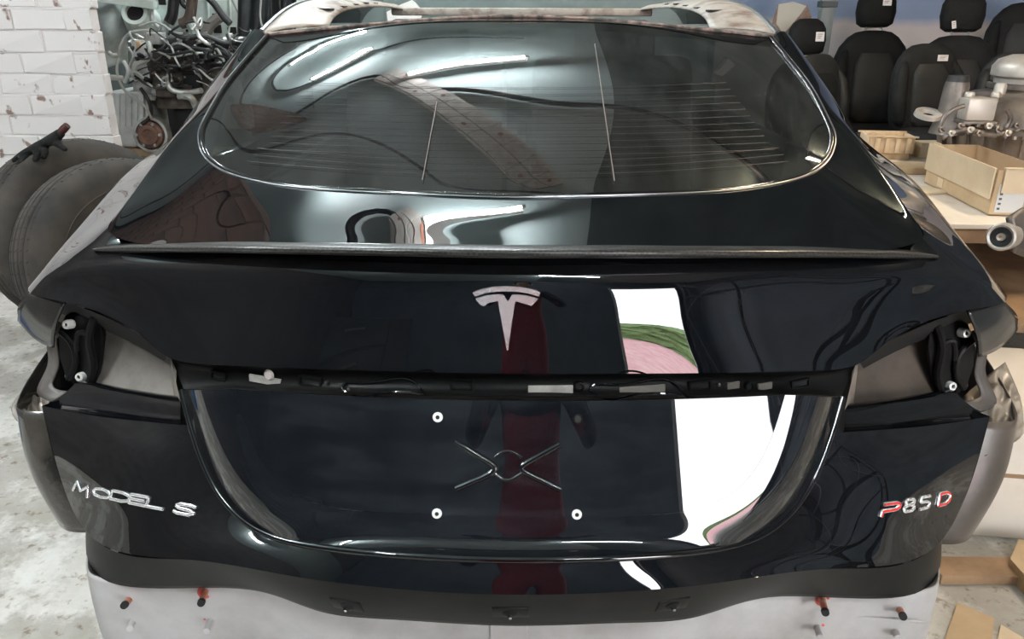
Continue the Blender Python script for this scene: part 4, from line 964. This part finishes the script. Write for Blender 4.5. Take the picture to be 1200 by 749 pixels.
# ------------------------------------------------------------------ right: car seats against the wall
SEATM = mat('black_seat_cloth', (.007, .007, .007), .75, noise=(9, (.013, .0125, .012), .45, .7), bump=(150, .25), spec=.3)
SEATL = mat('grey_seat_leather', (.009, .009, .0088), .6, noise=(6, (.015, .0145, .014), .4, .7))
TAGW = mat('white_tag', (.75, .73, .72), .6); TAGP = mat('tag_print', (.35, .22, .22), .6)
def rings(secs, seg=28, ex=3.0):
    """sections (x, y, z, half width, half depth) stacked into one closed skin"""
    V, Fs = [], []
    for x, y, z, a, b in secs:
        for t in np.linspace(0, 2*math.pi, seg, endpoint=False):
            c, s = math.cos(t), math.sin(t)
            V.append((x+a*math.copysign(abs(c)**(2/ex), c), y+b*math.copysign(abs(s)**(2/ex), s), z))
    n = len(secs)
    for i in range(n-1):
        for j in range(seg): Fs.append((i*seg+j, i*seg+(j+1) % seg, (i+1)*seg+(j+1) % seg, (i+1)*seg+j))
    Fs.append(tuple(range(seg))[::-1]); Fs.append(tuple((n-1)*seg+j for j in range(seg)))
    return V, Fs
def seat(loc, rz, label, mt=SEATM, sc=1.0, head=True, lean=.18, tagp=None):
    t = empty('seat_assembly', loc, rz, label=label, cat='car seat', group='black seats along the wall')
    W = Matrix.Translation(loc) @ Matrix.Rotation(rz, 4, 'Z')
    def put(name, secs, m_, ex=3.0, rx=0, org=(0, 0, 0), sub=1, parent=t):
        V, Fs = rings(secs, ex=ex); M2 = W @ Matrix.Translation(Vector(org)*sc) @ Matrix.Rotation(rx, 4, 'X') @ Matrix.Scale(sc, 4)
        return mobj(name, [M2 @ Vector(v) for v in V], Fs, m_, parent, sharp=70)
    put('cushion', [(0, 0, 0, .22, .24), (0, 0, .02, .25, .26), (0, 0, .12, .26, .27), (0, -.01, .17, .245, .255), (0, -.01, .185, .20, .21)], mt, org=(0, -.05, .12))
    put('seat_base', [(0, 0, 0, .19, .20), (0, 0, .13, .20, .21)], SEATL, org=(0, -.03, 0))
    back = [(0, 0, 0, .20, .055), (0, 0, .03, .235, .075), (0, 0, .18, .255, .085), (0, 0, .36, .262, .082), (0, 0, .48, .25, .075), (0, 0, .57, .215, .066), (0, 0, .63, .165, .055), (0, 0, .66, .12, .045), (0, 0, .67, .07, .03)]
    bk = put('backrest', back, mt, rx=-lean, org=(0, .20, .22))
    for s in (-1, 1): put('bolster', [(s*.205, -.055, .08, .02, .02), (s*.215, -.06, .12, .045, .045), (s*.222, -.06, .3, .05, .05), (s*.21, -.055, .46, .04, .04), (s*.19, -.04, .54, .018, .02)], mt, ex=2.2, rx=-lean, org=(0, .20, .22))
    put('centre_panel', [(0, -.06, .08, .12, .03), (0, -.066, .12, .145, .035), (0, -.066, .44, .14, .035), (0, -.05, .52, .11, .03)], SEATL if mt is SEATM else SEATM, rx=-lean, org=(0, .20, .22))
    if head:
        h = put('headrest', [(0, 0, 0, .085, .045), (0, 0, .02, .115, .062), (0, 0, .09, .128, .068), (0, 0, .16, .122, .062), (0, 0, .20, .10, .05), (0, 0, .225, .06, .032)], mt, ex=2.6, rx=-lean*.6, org=(0, .20+.69*math.sin(lean), .235+.68*math.cos(lean)))
        for s in (-1, 1):
            M2 = W @ Matrix.Translation(Vector((s*.05, .20+.65*math.sin(lean), .21+.65*math.cos(lean)))*sc); bm = bmesh.new(); cyl(bm, M2 @ Vector((0, 0, 0)), M2 @ Vector((0, .01, .06*sc)), .007*sc, seg=10); bobj('headrest_post', bm, CHROMETRIM, t, smooth=True)
    return t
def sit(px, pytop, Y, sc, rz, label, head=True, mt=SEATM, lean=.18):
    """place a seat so that its top shows at (px, pytop)"""
    p = at(px, pytop, Y); hgt = (1.13 if head else .87)*sc
    return seat((p.x, Y-.2*sc, p.z-hgt), rz, label, mt, sc, head, lean)
seats = [sit(966, 22, 4.45, .99, .15, 'small black car seat with square white tag, nearest the car roof'),
         sit(1041, -12, 5.2, 1.12, .0, 'tall black car seat second from the car, against the white wall'),
         sit(1141, -10, 4.45, 1.06, -.1, 'broad black car seat third from the car, with a label by its headrest'),
         sit(1202, 5, 5.4, 1.06, -.3, 'black seat back with rounded top at the right edge', head=False),
         sit(1102, 54, 3.70, .76, .1, 'low black seat with a small white label in front of the others', head=False),
         sit(1186, 64, 3.75, .74, -.35, 'dark grey seat leaning behind the silver drive unit', head=False, mt=SEATL),
         sit(985, 66, 3.75, .72, .5, 'dark seat back leaning beside the rear window', head=False, mt=SEATL)]
def swing_tag(px, py, Y, w_, h_, t, lb, rot=0):
    c = at(px, py, Y); Mx = frame(c, (0, -1, .15)) @ Matrix.Rotation(rot, 4, 'Z'); bm = bmesh.new(); box(bm, -w_/2, w_/2, -h_/2, h_/2, -.002, .002, Mx, bev=.001)
    o = bobj('paper_tag', bm, TAGW, t); o['label'] = lb
    bm = bmesh.new()
    for k in range(3): box(bm, -w_*.32, w_*(.3-.1*k), h_*(.22-.2*k), h_*(.30-.2*k), .002, .0026, Mx)
    po = bobj('tag_print', bm, TAGP, o); po['kind'] = 'stuff'
swing_tag(961, 43, 4.24, .052, .055, seats[0], 'square white tag'); swing_tag(1040, 2, 5.0, .06, .05, seats[1], 'white tag')
swing_tag(1118, 29, 4.24, .025, .045, seats[2], 'small cream tag', .2); swing_tag(1105, 68, 3.545, .055, .032, seats[4], 'small white label')
# low dark bench the seats stand on
BENCH = mat('dark_bench_cloth', (.02, .021, .021), .6, noise=(3, (.035, .036, .036), .4, .7))
zb_ = min(o.location.z for o in seats[:4])
x0 = at(925, 100, 4.0).x
bm = bmesh.new(); box(bm, x0, 5.2, 3.35, 5.6, 0, max(.05, zb_), bev=.02)
tag(bobj('covered_bench', bm, BENCH), 'low bench covered in black cloth under the car seats', 'bench')
for o in seats[4:]:
    h_ = o.location.z-max(.05, zb_)
    if h_ > .02:
        bm = bmesh.new(); box(bm, o.location.x-.2, o.location.x+.2, o.location.y-.2, o.location.y+.25, max(.05, zb_), o.location.z); bobj('seat_riser', bm, BENCH, o)
    elif h_ < 0: o.location.z -= 0
# torn cream trim panel and grey post behind the first seat
CREAM = mat('torn_cream_board', (.52, .49, .42), .7); CREAMB = mat('brown_torn_backing', (.20, .11, .08), .8, noise=(15, (.34, .27, .22), .4, .65))
def sheet(name, pix, Y, th, mt, parent=None, tilt=0):
    pts = [at(px, py, Y+tilt*(py-pix[0][1])) for px, py in pix]; bm = bmesh.new()
    f0 = [bm.verts.new(p) for p in pts]; f1 = [bm.verts.new(p+Vector((0, th, 0))) for p in pts]; bm.faces.new(f0); bm.faces.new(f1[::-1]); n_ = len(pts)
    for i in range(n_): bm.faces.new((f0[i], f0[(i+1) % n_], f1[(i+1) % n_], f1[i]))
    return bobj(name, bm, mt, parent)
tp = sheet('torn_board', [(913,6),(930,3),(946,6),(951,20),(951,40),(940,62),(915,60),(905,30)], 4.8, .03, CREAMB); tag(tp, 'torn cream trim panel with brown backing behind the car roof', 'trim panel')
sheet('torn_face', [(913,5),(930,2),(945,7),(937,18),(927,30),(918,40),(910,28)], 4.79, .012, CREAM, tp); sheet('torn_face', [(936,34),(951,30),(950,42),(940,56),(930,52)], 4.79, .012, CREAM, tp)
bm = bmesh.new(); tube(bm, [at(936, 30, 4.78), at(940, 38, 4.77), at(948, 34, 4.77), at(952, 30, 4.78)], .006, seg=6, n=12); bobj('torn_edge', bm, CREAM, tp, smooth=True)
bm = bmesh.new(); pc = at(930, 50, 4.82); box(bm, pc.x-.05, pc.x+.05, 4.80, 4.83, max(.05, zb_), pc.z); bobj('panel_stem', bm, CREAMB, tp)
a = at(969, 10, 5.0); bm = bmesh.new(); box(bm, a.x-.045, a.x+.045, 4.96, 5.04, max(.05, zb_), H, bev=.008)
po = bobj('steel_post', bm, mat('grey_post_paint', (.22, .24, .24), .5), smooth=True); tag(po, 'grey steel post standing behind the nearest seat', 'post')
for z in (1.42, 1.7):
    bm = bmesh.new(); box(bm, a.x-.055, a.x+.055, 4.95, 5.05, z, z+.04, bev=.004); bobj('post_clamp', bm, mat('dark_post_clamp', (.07, .08, .08), .5), po)

# ------------------------------------------------------------------ table of parts
BOARD = mat('pale_board', (.72, .64, .54), .6, noise=(5, (.58, .48, .37), .45, .7)); TIMBER = mat('brown_timber', (.36, .22, .12), .65, noise=(8, (.22, .13, .07), .4, .7))
TZ = .70
c = [atz(1040, 196, TZ), atz(1098, 263, TZ)]
tx0 = atz(1075, 263, TZ).x; ty0 = atz(1150, 263, TZ).y
tb = empty('work_table', (tx0+.9, ty0+.7, 0), label='timber table topped with a pale board beside the car', cat='table')
bm = bmesh.new(); box(bm, tx0, tx0+2.2, ty0, ty0+1.42, TZ-.018, TZ, bev=.003); bobj('table_board', bm, BOARD, tb)
bm = bmesh.new(); box(bm, tx0+.04, tx0+2.16, ty0+.02, ty0+.07, TZ-.075, TZ-.018); bobj('front_rail', bm, TIMBER, tb)
for x in (tx0+.06, tx0+2.1):
    for y in (ty0+.05, ty0+1.33):
        bm = bmesh.new(); box(bm, x-.035, x+.035, y-.035, y+.035, 0, TZ-.018); bobj('table_leg', bm, TIMBER, tb)
LZ = .42
bm = bmesh.new(); box(bm, tx0+.02, tx0+2.18, ty0-.25, ty0+1.3, LZ-.03, LZ); bobj('lower_shelf', bm, TIMBER, tb)
CARD = mat('brown_cardboard', (.55, .40, .24), .75, noise=(6, (.45, .31, .18), .4, .7)); CARDL = mat('pale_cardboard', (.68, .55, .38), .75, noise=(6, (.60, .46, .30), .4, .7)); CARDI = mat('cardboard_inside', (.42, .29, .17), .8)
PRINT = mat('box_print', (.62, .62, .60), .6); INK = mat('dark_ink', (.08, .08, .09), .6)
# open carton with folded flaps
A0 = atz(1083, 214, TZ); B0 = atz(1158, 253, TZ); u = Vector((B0.x-A0.x, B0.y-A0.y, 0)); wb = u.length; u.normalize(); v = Vector((-u.y, u.x, 0)); hb_ = .165; db = .19
Mb = Matrix((u, v, Vector((0, 0, 1)))).transposed().to_4x4(); Mb.translation = A0+Vector((0, 0, .002))
ct = empty('open_carton', A0+u*wb/2+v*db/2, label='open cardboard carton with folded flaps on the pale board', cat='carton')
def cpart(name, x0, x1, y0, y1, z0, z1, mt, parent=ct, R=None, M=Mb):
    bm = bmesh.new(); box(bm, x0, x1, y0, y1, z0, z1, M if R is None else M @ R); return bobj(name, bm, mt, parent)
cpart('carton_wall', 0, wb, 0, .005, 0, hb_, CARD); cpart('carton_wall', 0, wb, db-.005, db, 0, hb_, CARDI); cpart('carton_wall', 0, .005, .005, db-.005, 0, hb_, CARD); er = cpart('carton_wall', wb-.005, wb, .005, db-.005, 0, hb_, CARD)
cpart('carton_base', 0, wb, 0, db, 0, .004, CARDI)
cpart('folded_flap', -.004, wb-.01, -.009, -.003, .058, hb_+.006, CARDL)
cpart('folded_flap', wb+.004, wb+.010, .02, db+.02, .085, hb_+.008, CARDL); cpart('flap_edge', wb-.01, wb+.010, .02, db+.02, hb_+.004, hb_+.010, CARDL)
cpart('raised_flap', .0, .09, .004, .009, hb_, hb_+.012, CARDL)
cpart('printed_label', wb+.0005, wb+.002, .015, .11, .012, .115, PRINT)
for k in range(5): cpart('label_mark', wb+.002, wb+.0028, .022, .032, .022+k*.018, .030+k*.018, INK)
cpart('tape_patch', .13, .18, -.0025, 0.0, .012, .05, CARDL)
# moulded pulp tray with dividers
pt = atz(1016, 186, TZ); pq = atz(1058, 190, TZ); TRAYC = mat('cream_pulp', (.72, .56, .38), .75, noise=(10, (.60, .44, .28), .4, .7))
tr_ = empty('pulp_tray', (pt.x+.09, pt.y+.07, TZ), label='cream moulded tray with raised ribs behind the car pillar', cat='tray')
Mt = Matrix.Translation((pt.x, pt.y, TZ+.03)) @ Matrix.Rotation(-.12, 4, 'Z'); tw, td, th_ = .21, .16, .085
def tpart(name, x0, x1, y0, y1, z0, z1, mt=TRAYC):
    bm = bmesh.new(); box(bm, x0, x1, y0, y1, z0, z1, Mt, bev=.003); return bobj(name, bm, mt, tr_, smooth=True)
tpart('tray_floor', 0, tw, 0, td, 0, .008); tpart('tray_wall', 0, tw, -.006, 0, 0, th_); tpart('tray_wall', 0, tw, td, td+.006, 0, th_); tpart('tray_wall', -.006, 0, 0, td, 0, th_); tpart('tray_wall', tw, tw+.006, 0, td, 0, th_)
tpart('tray_rim', -.016, tw+.016, -.018, -.004, th_-.006, th_+.003); tpart('tray_rim', -.016, tw+.016, td+.004, td+.018, th_-.006, th_+.003)
for k in range(4): tpart('tray_rib', .02+k*.05, .045+k*.05, -.020, -.004, .004, th_-.008); tpart('tray_rib', .02+k*.05, .045+k*.05, td-.012, td+.002, .01, th_-.004)
tpart('tray_foot', .01, tw-.01, 0, td, -.03, 0, CARD)
# flat brown cardboard pieces
def flat(px0, py0, px1, py1, z, th, mt, rz, label, ww=None, dd=None):
    a, b = atz(px0, py0, z), atz(px1, py1, z); cx, cy = (a.x+b.x)/2, (a.y+b.y)/2; w_ = ww or abs(b.x-a.x); d_ = dd or abs(b.y-a.y)
    bm = bmesh.new(); box(bm, -w_/2, w_/2, -d_/2, d_/2, 0, th, Matrix.Translation((cx, cy, z)) @ Matrix.Rotation(rz, 4, 'Z'), bev=.0012)
    return tag(bobj('cardboard_sheet', bm, mt), label, 'cardboard')
flat(1050, 206, 1082, 196, TZ+.001, .03, CARD, -.1, 'thick brown cardboard piece between the tray and the carton', .19, .15)
flat(1078, 186, 1092, 180, TZ+.001, .075, CARDL, .05, 'raised pale cardboard block behind the cream tray', .12, .09)
flat(1068, 236, 1092, 214, TZ+.001, .008, CARDL, .25, 'small pale cardboard offcut in front of the carton', .16, .12)
# silver drive unit on the table
DUC = at(1196, 150, 2.84); DU = empty('drive_unit', (DUC.x, 2.84, TZ), label='silver electric drive unit with round ribbed housing on the table', cat='drive unit')
CAST = mat('grey_cast_housing', (.24, .21, .185), .42, metal=.65, noise=(10, (.12, .10, .09), .42, .7), bump=(30, .25)); CASTL = mat('bright_cast_cover', (.56, .52, .47), .45, metal=.5, noise=(10, (.38, .34, .30), .46, .7))
Rd = .36
bm = bmesh.new(); lathe(bm, [(Rd*.80, 0), (Rd*.86, .02), (Rd*.92, .12), (Rd*.97, .20), (Rd*1.02, .205), (Rd*1.02, .225), (Rd*.97, .23), (Rd*.93, .28), (Rd*.82, .33), (Rd*.6, .355), (0, .36)], Matrix.Translation((DUC.x, 2.84, TZ)), seg=72); bobj('housing', bm, CAST, DU, smooth=True)
for k in range(30):
    an = math.pi+k*math.pi/29*1.0; c = Vector((DUC.x+math.cos(an)*Rd*.985, 2.84+math.sin(an)*Rd*.985, TZ)); bm = bmesh.new(); cyl(bm, c+Vector((0, 0, .19)), c+Vector((0, 0, .245)), .011, seg=8); bobj('flange_bolt', bm, CASTL, DU, smooth=True)
    if k % 2 == 0:
        c2 = Vector((math.cos(an), math.sin(an), 0)); bm = bmesh.new(); obox(bm, c+Vector((0, 0, .01))-c2*.05, c+Vector((0, 0, .20)), .012, .03); bobj('housing_rib', bm, CAST, DU)
def dpart(name, prof, px, py, Y, mt, seg=28, n=(0, 0, 1)):
    bm = bmesh.new(); lathe(bm, prof, frame(at(px, py, Y), n), seg=seg); return bobj(name, bm, mt, DU, smooth=True)
dpart('turret', [(.0, .16), (.045, .16), (.05, .14), (.055, .02), (.075, -.06)], 1113, 140, 2.67, CAST)
dpart('turret_cap', [(0, .185), (.04, .185), (.045, .16)], 1113, 140, 2.67, HOSE)
dpart('upper_drum', [(0, .24), (.10, .24), (.15, .22), (.17, .19), (.17, .15), (.15, .14), (.15, .02), (.17, 0)], 1200, 128, 2.92, CASTL, 48)
dpart('drum_ring', [(.165, .09), (.175, .095), (.175, .115), (.165, .12)], 1200, 128, 2.92, CAST, 48)
dpart('drum_post', [(0, .09), (.02, .09), (.025, .08), (.025, .0)], 1168, 122, 2.78, CASTL)
a = at(1131, 142, 2.54); b_ = at(1171, 116, 2.54); bm = bmesh.new(); box(bm, a.x, b_.x, 2.54, 2.67, a.z, b_.z, bev=.008); bobj('coolant_module', bm, CASTL, DU, smooth=True)
bm = bmesh.new(); box(bm, a.x-.01, b_.x+.01, 2.53, 2.68, a.z-.012, a.z, bev=.002); bobj('module_foot', bm, CAST, DU)
for px in (1135, 1166): dpart('module_cap', [(0, .032), (.016, .032), (.02, .026), (.02, .012), (.014, .010), (.014, -.01)], px, 117, 2.60, CASTL)
dpart('ring_bracket', [(.03, 0), (.035, .018), (.055, .018), (.058, 0)], 1087, 136, 2.67, CASTL, 32, (0, -.3, 1))
for pts in ([(1100,150),(1112,132),(1130,124)], [(1178,150),(1184,140),(1180,128)], [(1105,162),(1130,152),(1160,158),(1190,150)]):
    bm = bmesh.new(); tube(bm, [at(px, py, 2.52) for px, py in pts], .010, seg=8, n=14); bobj('coolant_pipe', bm, CAST, DU, smooth=True)
for k in range(9):
    bm = bmesh.new(); Mx = frame(at(1104+k*11, 152+5*math.sin(k*2.1), 2.51), (0, -1, .4)); lathe(bm, [(0, .02), (.008, .02), (.009, .006), (.014, .004), (.014, -.01)], Mx, seg=6); bobj('case_plug', bm, CASTL if k % 2 else CAST, DU, smooth=True)
# control arm with rubber bush on the lower shelf
CA = empty('control_arm', atz(1190, 300, LZ), label='aluminium suspension arm with a rubber bush on the lower shelf', cat='suspension arm')
Yc = 1.42; bc = at(1177, 277, Yc); dv = Vector((-.75, -.65, .1)).normalized(); Mx = frame(bc, dv)
bm = bmesh.new(); lathe(bm, [(.030, .030), (.036, .034), (.041, .030), (.041, -.030), (.030, -.03)], Mx, seg=36); bobj('bush_eye', bm, CASTL, CA, smooth=True)
bm = bmesh.new(); lathe(bm, [(.011, .026), (.016, .020), (.028, .022), (.031, .028)], Mx, seg=36); bobj('rubber_bush', bm, HOSE, CA, smooth=True)
bm = bmesh.new(); lathe(bm, [(.005, .032), (.011, .034), (.012, .02)], Mx, seg=24); bobj('bush_sleeve', bm, CASTL, CA, smooth=True)
L = loft([[at(1178, 256, Yc+.01), at(1192, 246, Yc+.06), at(1215, 238, Yc+.14), at(1250, 236, Yc+.2)], [at(1183, 276, Yc), at(1197, 268, Yc+.03), at(1220, 262, Yc+.08), at(1255, 260, Yc+.12)], [at(1182, 292, Yc+.01), at(1197, 300, Yc+.05), at(1222, 306, Yc+.12), at(1256, 306, Yc+.2)]], 5, 6)
gobj('arm_web', L, CAST, CA, thick=.02)
# stacked cartons, planks and flattened cardboard on the floor by the car
def cbox(name, x0, x1, y0, y1, z0, z1, mt, label, cat='carton', rz=0, seam=None):
    cx, cy = (x0+x1)/2, (y0+y1)/2; Mx = Matrix.Translation((cx, cy, z0)) @ Matrix.Rotation(rz, 4, 'Z'); bm = bmesh.new(); box(bm, x0-cx, x1-cx, y0-cy, y1-cy, 0, z1-z0, Mx, bev=.004)
    o = bobj(name, bm, mt, smooth=True); tag(o, label, cat)
    if seam is not None:
        bm = bmesh.new(); box(bm, x0-cx-.002, x1-cx+.002, y0-cy-.002, y1-cy+.002, (z1-z0)*seam, (z1-z0)*seam+.012, Mx); bobj('carton_seam', bm, TIMBER, o)
    return o
PALEBOX = mat('off_white_box', (.78, .70, .60), .6, noise=(4, (.68, .58, .46), .45, .7))
cbox('large_carton', 1.07, 1.75, 1.0, 1.55, 0, .365, PALEBOX, 'large off-white carton beside the rear wheel under the table', rz=-.12, seam=.55)
cbox('timber_plank', 1.12, 2.2, .80, .88, .0, .03, TIMBER, 'brown timber plank lying in front of the off-white carton', 'plank', rz=0)
bm = bmesh.new(); a = atz(1190, 700, .01)
def lying(pix, z, th, mt, label):
    pts = [atz(px, py, z) for px, py in pix]; bm = bmesh.new(); f0 = [bm.verts.new(p) for p in pts]; f1 = [bm.verts.new(p+Vector((0, 0, -th))) for p in pts]; bm.faces.new(f0); bm.faces.new(f1[::-1]); n_ = len(pts)
    for i in range(n_): bm.faces.new((f0[i], f0[(i+1) % n_], f1[(i+1) % n_], f1[i]))
    return tag(bobj('cardboard_sheet', bm, mt), label, 'cardboard')
bm.free()
lying([(1122, 706), (1165, 724), (1158, 800), (1090, 800)], .006, .006, CARD, 'flat brown cardboard on the floor below the right body corner')
lying([(1173, 732), (1290, 800), (1260, 900), (1150, 830)], .006, .006, CARDL, 'flat paler cardboard on the floor at the lower right corner')
lying([(1194, 632), (1290, 650), (1290, 700), (1215, 690), (1184, 655)], .05, .05, CARD, 'folded brown cardboard stack on the floor at the right edge')
# ------------------------------------------------------------------ behind the camera, seen mirrored in the paint
# the photographer
SKIN = mat('skin', (.55, .36, .27), .55); JACKET = mat('dark_navy_jacket', (.012, .014, .022), .8, bump=(80, .3)); TROUSER = mat('dark_red_overalls', (.26, .012, .020), .75, bump=(80, .3)); SHOE = mat('black_shoe', (.01, .01, .01), .5); HAIR = mat('dark_hair', (.02, .015, .012), .7)
px_, py_ = .10, -1.26
def B(x, y, z): return Vector((px_+x, py_+y, z))
pel = B(0, 0, .96)
ph = Vector((CAM.x, CAM.y-.02, CAM.z))
hl, hr = ph+Vector((-.085, -.03, -.01)), ph+Vector((.085, -.03, -.01))
ch = [[(pel, (.165, .115)), (B(0, .01, 1.08), (.145, .105)), (B(0, .01, 1.22), (.165, .115)), (B(0, -.01, 1.36), (.165, .11)), (B(0, -.01, 1.44), (.09, .08)), (B(0, .005, 1.50), (.055, .058)), (B(0, .03, 1.57), (.062, .075)), (B(0, .04, 1.64), (.075, .095)), (B(0, .035, 1.70), (.07, .088)), (B(0, .03, 1.745), (.04, .05))]]
for s, hnd in ((-1, hl), (1, hr)):
    el_ = B(s*.30, .10, 1.16)
    ch.append([(B(0, -.01, 1.36), .165), (B(s*.17, -.01, 1.39), .065), (B(s*.235, .02, 1.30), .056), (el_, .046), (el_.lerp(hnd, .5), .040), (el_.lerp(hnd, .85), .028), (hnd, (.034, .018))])
    ch.append([(pel, .165), (B(s*.10, 0, .88), .10), (B(s*.105, .01, .70), .085), (B(s*.11, .015, .50), .062), (B(s*.115, -.005, .34), .060), (B(s*.12, -.02, .12), .042), (B(s*.12, -.01, .06), .045), (B(s*.125, .08, .045), .042), (B(s*.13, .17, .035), .032)])
    for k in range(4):                                                  # fingers round the phone
        r0 = hnd+Vector((-s*.012, .0, .022-.016*k)); ch.append([(hnd, .03), (r0, .010), (r0+Vector((-s*.012, .012, .004)), .009), (r0+Vector((-s*.036+s*.004*(k % 2), .006, .006)), .0075)])
    ch.append([(hnd, .03), (hnd+Vector((-s*.010, -.016, .022)), .010), (hnd+Vector((-s*.040, -.016, .028)), .008)])
PER = skinned('person', ch, JACKET, sub=2)
for m_ in (TROUSER, SKIN, SHOE): PER.data.materials.append(m_)
# turn the grown skin into a plain mesh and dress it by height
dg = bpy.context.evaluated_depsgraph_get(); me2 = bpy.data.meshes.new_from_object(PER.evaluated_get(dg)); PER.modifiers.clear(); PER.data = me2
me2.materials.clear()
for m_ in (JACKET, TROUSER, SKIN, SHOE): me2.materials.append(m_)
for f in me2.polygons:
    c = f.center; k = 0
    if c.z < .09: k = 3
    elif c.z < 1.24 and abs(c.x-px_) < .24 and c.y < py_+.2: k = 1
    elif c.z > 1.475 and abs(c.x-px_) < .12 and c.y < py_+.2: k = 2
    elif (c-hl).length < .075 or (c-hr).length < .075: k = 2
    f.material_index = k; f.use_smooth = True
tag(PER, 'photographer in dark red overalls and dark jacket holding up a phone', 'person')
hd_ = B(0, .04, 1.655)
bm = bmesh.new(); bmesh.ops.create_uvsphere(bm, u_segments=24, v_segments=14, radius=1, matrix=Matrix.Translation(hd_+Vector((0, -.018, .03))) @ Matrix.Diagonal((.088, .108, .095, 1)))
bmesh.ops.delete(bm, geom=[v for v in bm.verts if v.co.y > hd_.y+.05 and v.co.z < hd_.z+.06 or v.co.z < hd_.z-.05], context='VERTS'); bobj('hair', bm, HAIR, PER, smooth=True)
for s in (-1, 1):
    bm = bmesh.new(); bmesh.ops.create_uvsphere(bm, u_segments=12, v_segments=8, radius=.011, matrix=Matrix.Translation(hd_+Vector((s*.031, .082, -.002)))); bobj('eye', bm, HAIR, PER, smooth=True)
    bm = bmesh.new(); bmesh.ops.create_uvsphere(bm, u_segments=12, v_segments=8, radius=1, matrix=Matrix.Translation(hd_+Vector((s*.082, 0, -.015))) @ Matrix.Diagonal((.010, .018, .030, 1))); bobj('ear', bm, SKIN, PER, smooth=True)
bm = bmesh.new(); tube(bm, [hd_+Vector((0, .085, .005)), hd_+Vector((0, .104, -.028)), hd_+Vector((0, .092, -.036))], [.008, .014, .008], seg=10, n=8); bobj('nose', bm, SKIN, PER, smooth=True)
bm = bmesh.new(); tube(bm, [hd_+Vector((-.024, .080, -.062)), hd_+Vector((0, .089, -.060)), hd_+Vector((.024, .080, -.062))], .006, seg=8, n=8); bobj('mouth', bm, mat('lips', (.40, .18, .15), .5), PER, smooth=True)
bm = bmesh.new(); box(bm, -.078, .078, -.0045, .0045, -.037, .037, Matrix.Translation(ph+Vector((.02, -.012, -.02))) @ Matrix.Rotation(-CAM_P, 4, 'X'), bev=.004)
phn = bobj('phone', bm, mat('black_phone', (.01, .01, .01), .2), smooth=True); tag(phn, 'black phone held level in both hands by the photographer', 'phone')

# slotted steel rack with crossed braces, right of the doorway
RK = empty('steel_rack', (3.0, -1.3, 0), math.radians(60), label='black slotted steel rack with crossed braces behind the car on the right', cat='rack')
RKM = mat('black_rack_paint', (.02, .02, .022), .4); W = Matrix.Translation((3.0, -1.3, 0)) @ Matrix.Rotation(math.radians(60), 4, 'Z')
for x in (-.8, 0, .8):
    for y in (-.22, .22):
        bm = bmesh.new(); box(bm, x-.02, x+.02, y-.02, y+.02, 0, 2.2, W); bobj('upright', bm, RKM, RK)
for z in (.25, .8, 1.35, 1.9):
    bm = bmesh.new(); box(bm, -.8, .8, -.24, .24, z, z+.03, W); bobj('rack_shelf', bm, RKM, RK)
for x0, x1 in ((-.8, 0), (0, .8)):
    for z0, z1 in ((.25, 1.1), (1.1, 1.95)):
        for a, b in (((x0, z0), (x1, z1)), ((x0, z1), (x1, z0))):
            bm = bmesh.new(); obox(bm, W @ Vector((a[0], .23, a[1])), W @ Vector((b[0], .23, b[1])), .03, .006); bobj('brace', bm, STEEL, RK)
# tool cabinet behind the car on the left
TCX, TCY = -2.2, -2.4; TCB = empty('tool_cabinet', (TCX, TCY, 0), label='dark grey tool cabinet with drawers at the left behind the photographer', cat='cabinet')
CABM = mat('dark_grey_cabinet', (.05, .055, .06), .45)
bm = bmesh.new(); box(bm, TCX-.6, TCX+.6, TCY-.3, TCY+.3, .05, 1.05, bev=.01); bobj('body', bm, CABM, TCB)
for k in range(5):
    bm = bmesh.new(); box(bm, TCX-.57, TCX+.57, TCY+.3, TCY+.315, .08+k*.19, .25+k*.19, bev=.004); dr = bobj('drawer', bm, CABM, TCB)
    bm = bmesh.new(); box(bm, TCX-.2, TCX+.2, TCY+.315, TCY+.335, .19+k*.19, .205+k*.19); bobj('drawer_handle', bm, STEEL, dr)
bm = bmesh.new(); box(bm, TCX-.6, TCX+.6, TCY-.3, TCY+.3, 0, .05); bobj('plinth', bm, DARKGAP, TCB)
# blue tub mirrored in the left wing
TB = empty('blue_tub', (-2.45, 1.15, 0), label='round blue plastic tub on the floor left of the car', cat='tub')
bm = bmesh.new(); lathe(bm, [(0, 0), (.17, 0), (.19, .02), (.24, .40), (.26, .41), (.26, .43), (.235, .425), (.18, .03), (0, .025)], Matrix.Translation((-2.45, 1.15, 0)), seg=48); bobj('body', bm, mat('blue_plastic', (.03, .13, .34), .35), TB, smooth=True)
for s in (-1, 1):
    bm = bmesh.new(); tube(bm, [(-2.45+s*.255, 1.07, .39), (-2.45+s*.30, 1.15, .37), (-2.45+s*.255, 1.23, .39)], .012, seg=8, n=10); bobj('handle', bm, MATS['blue_plastic'], TB, smooth=True)
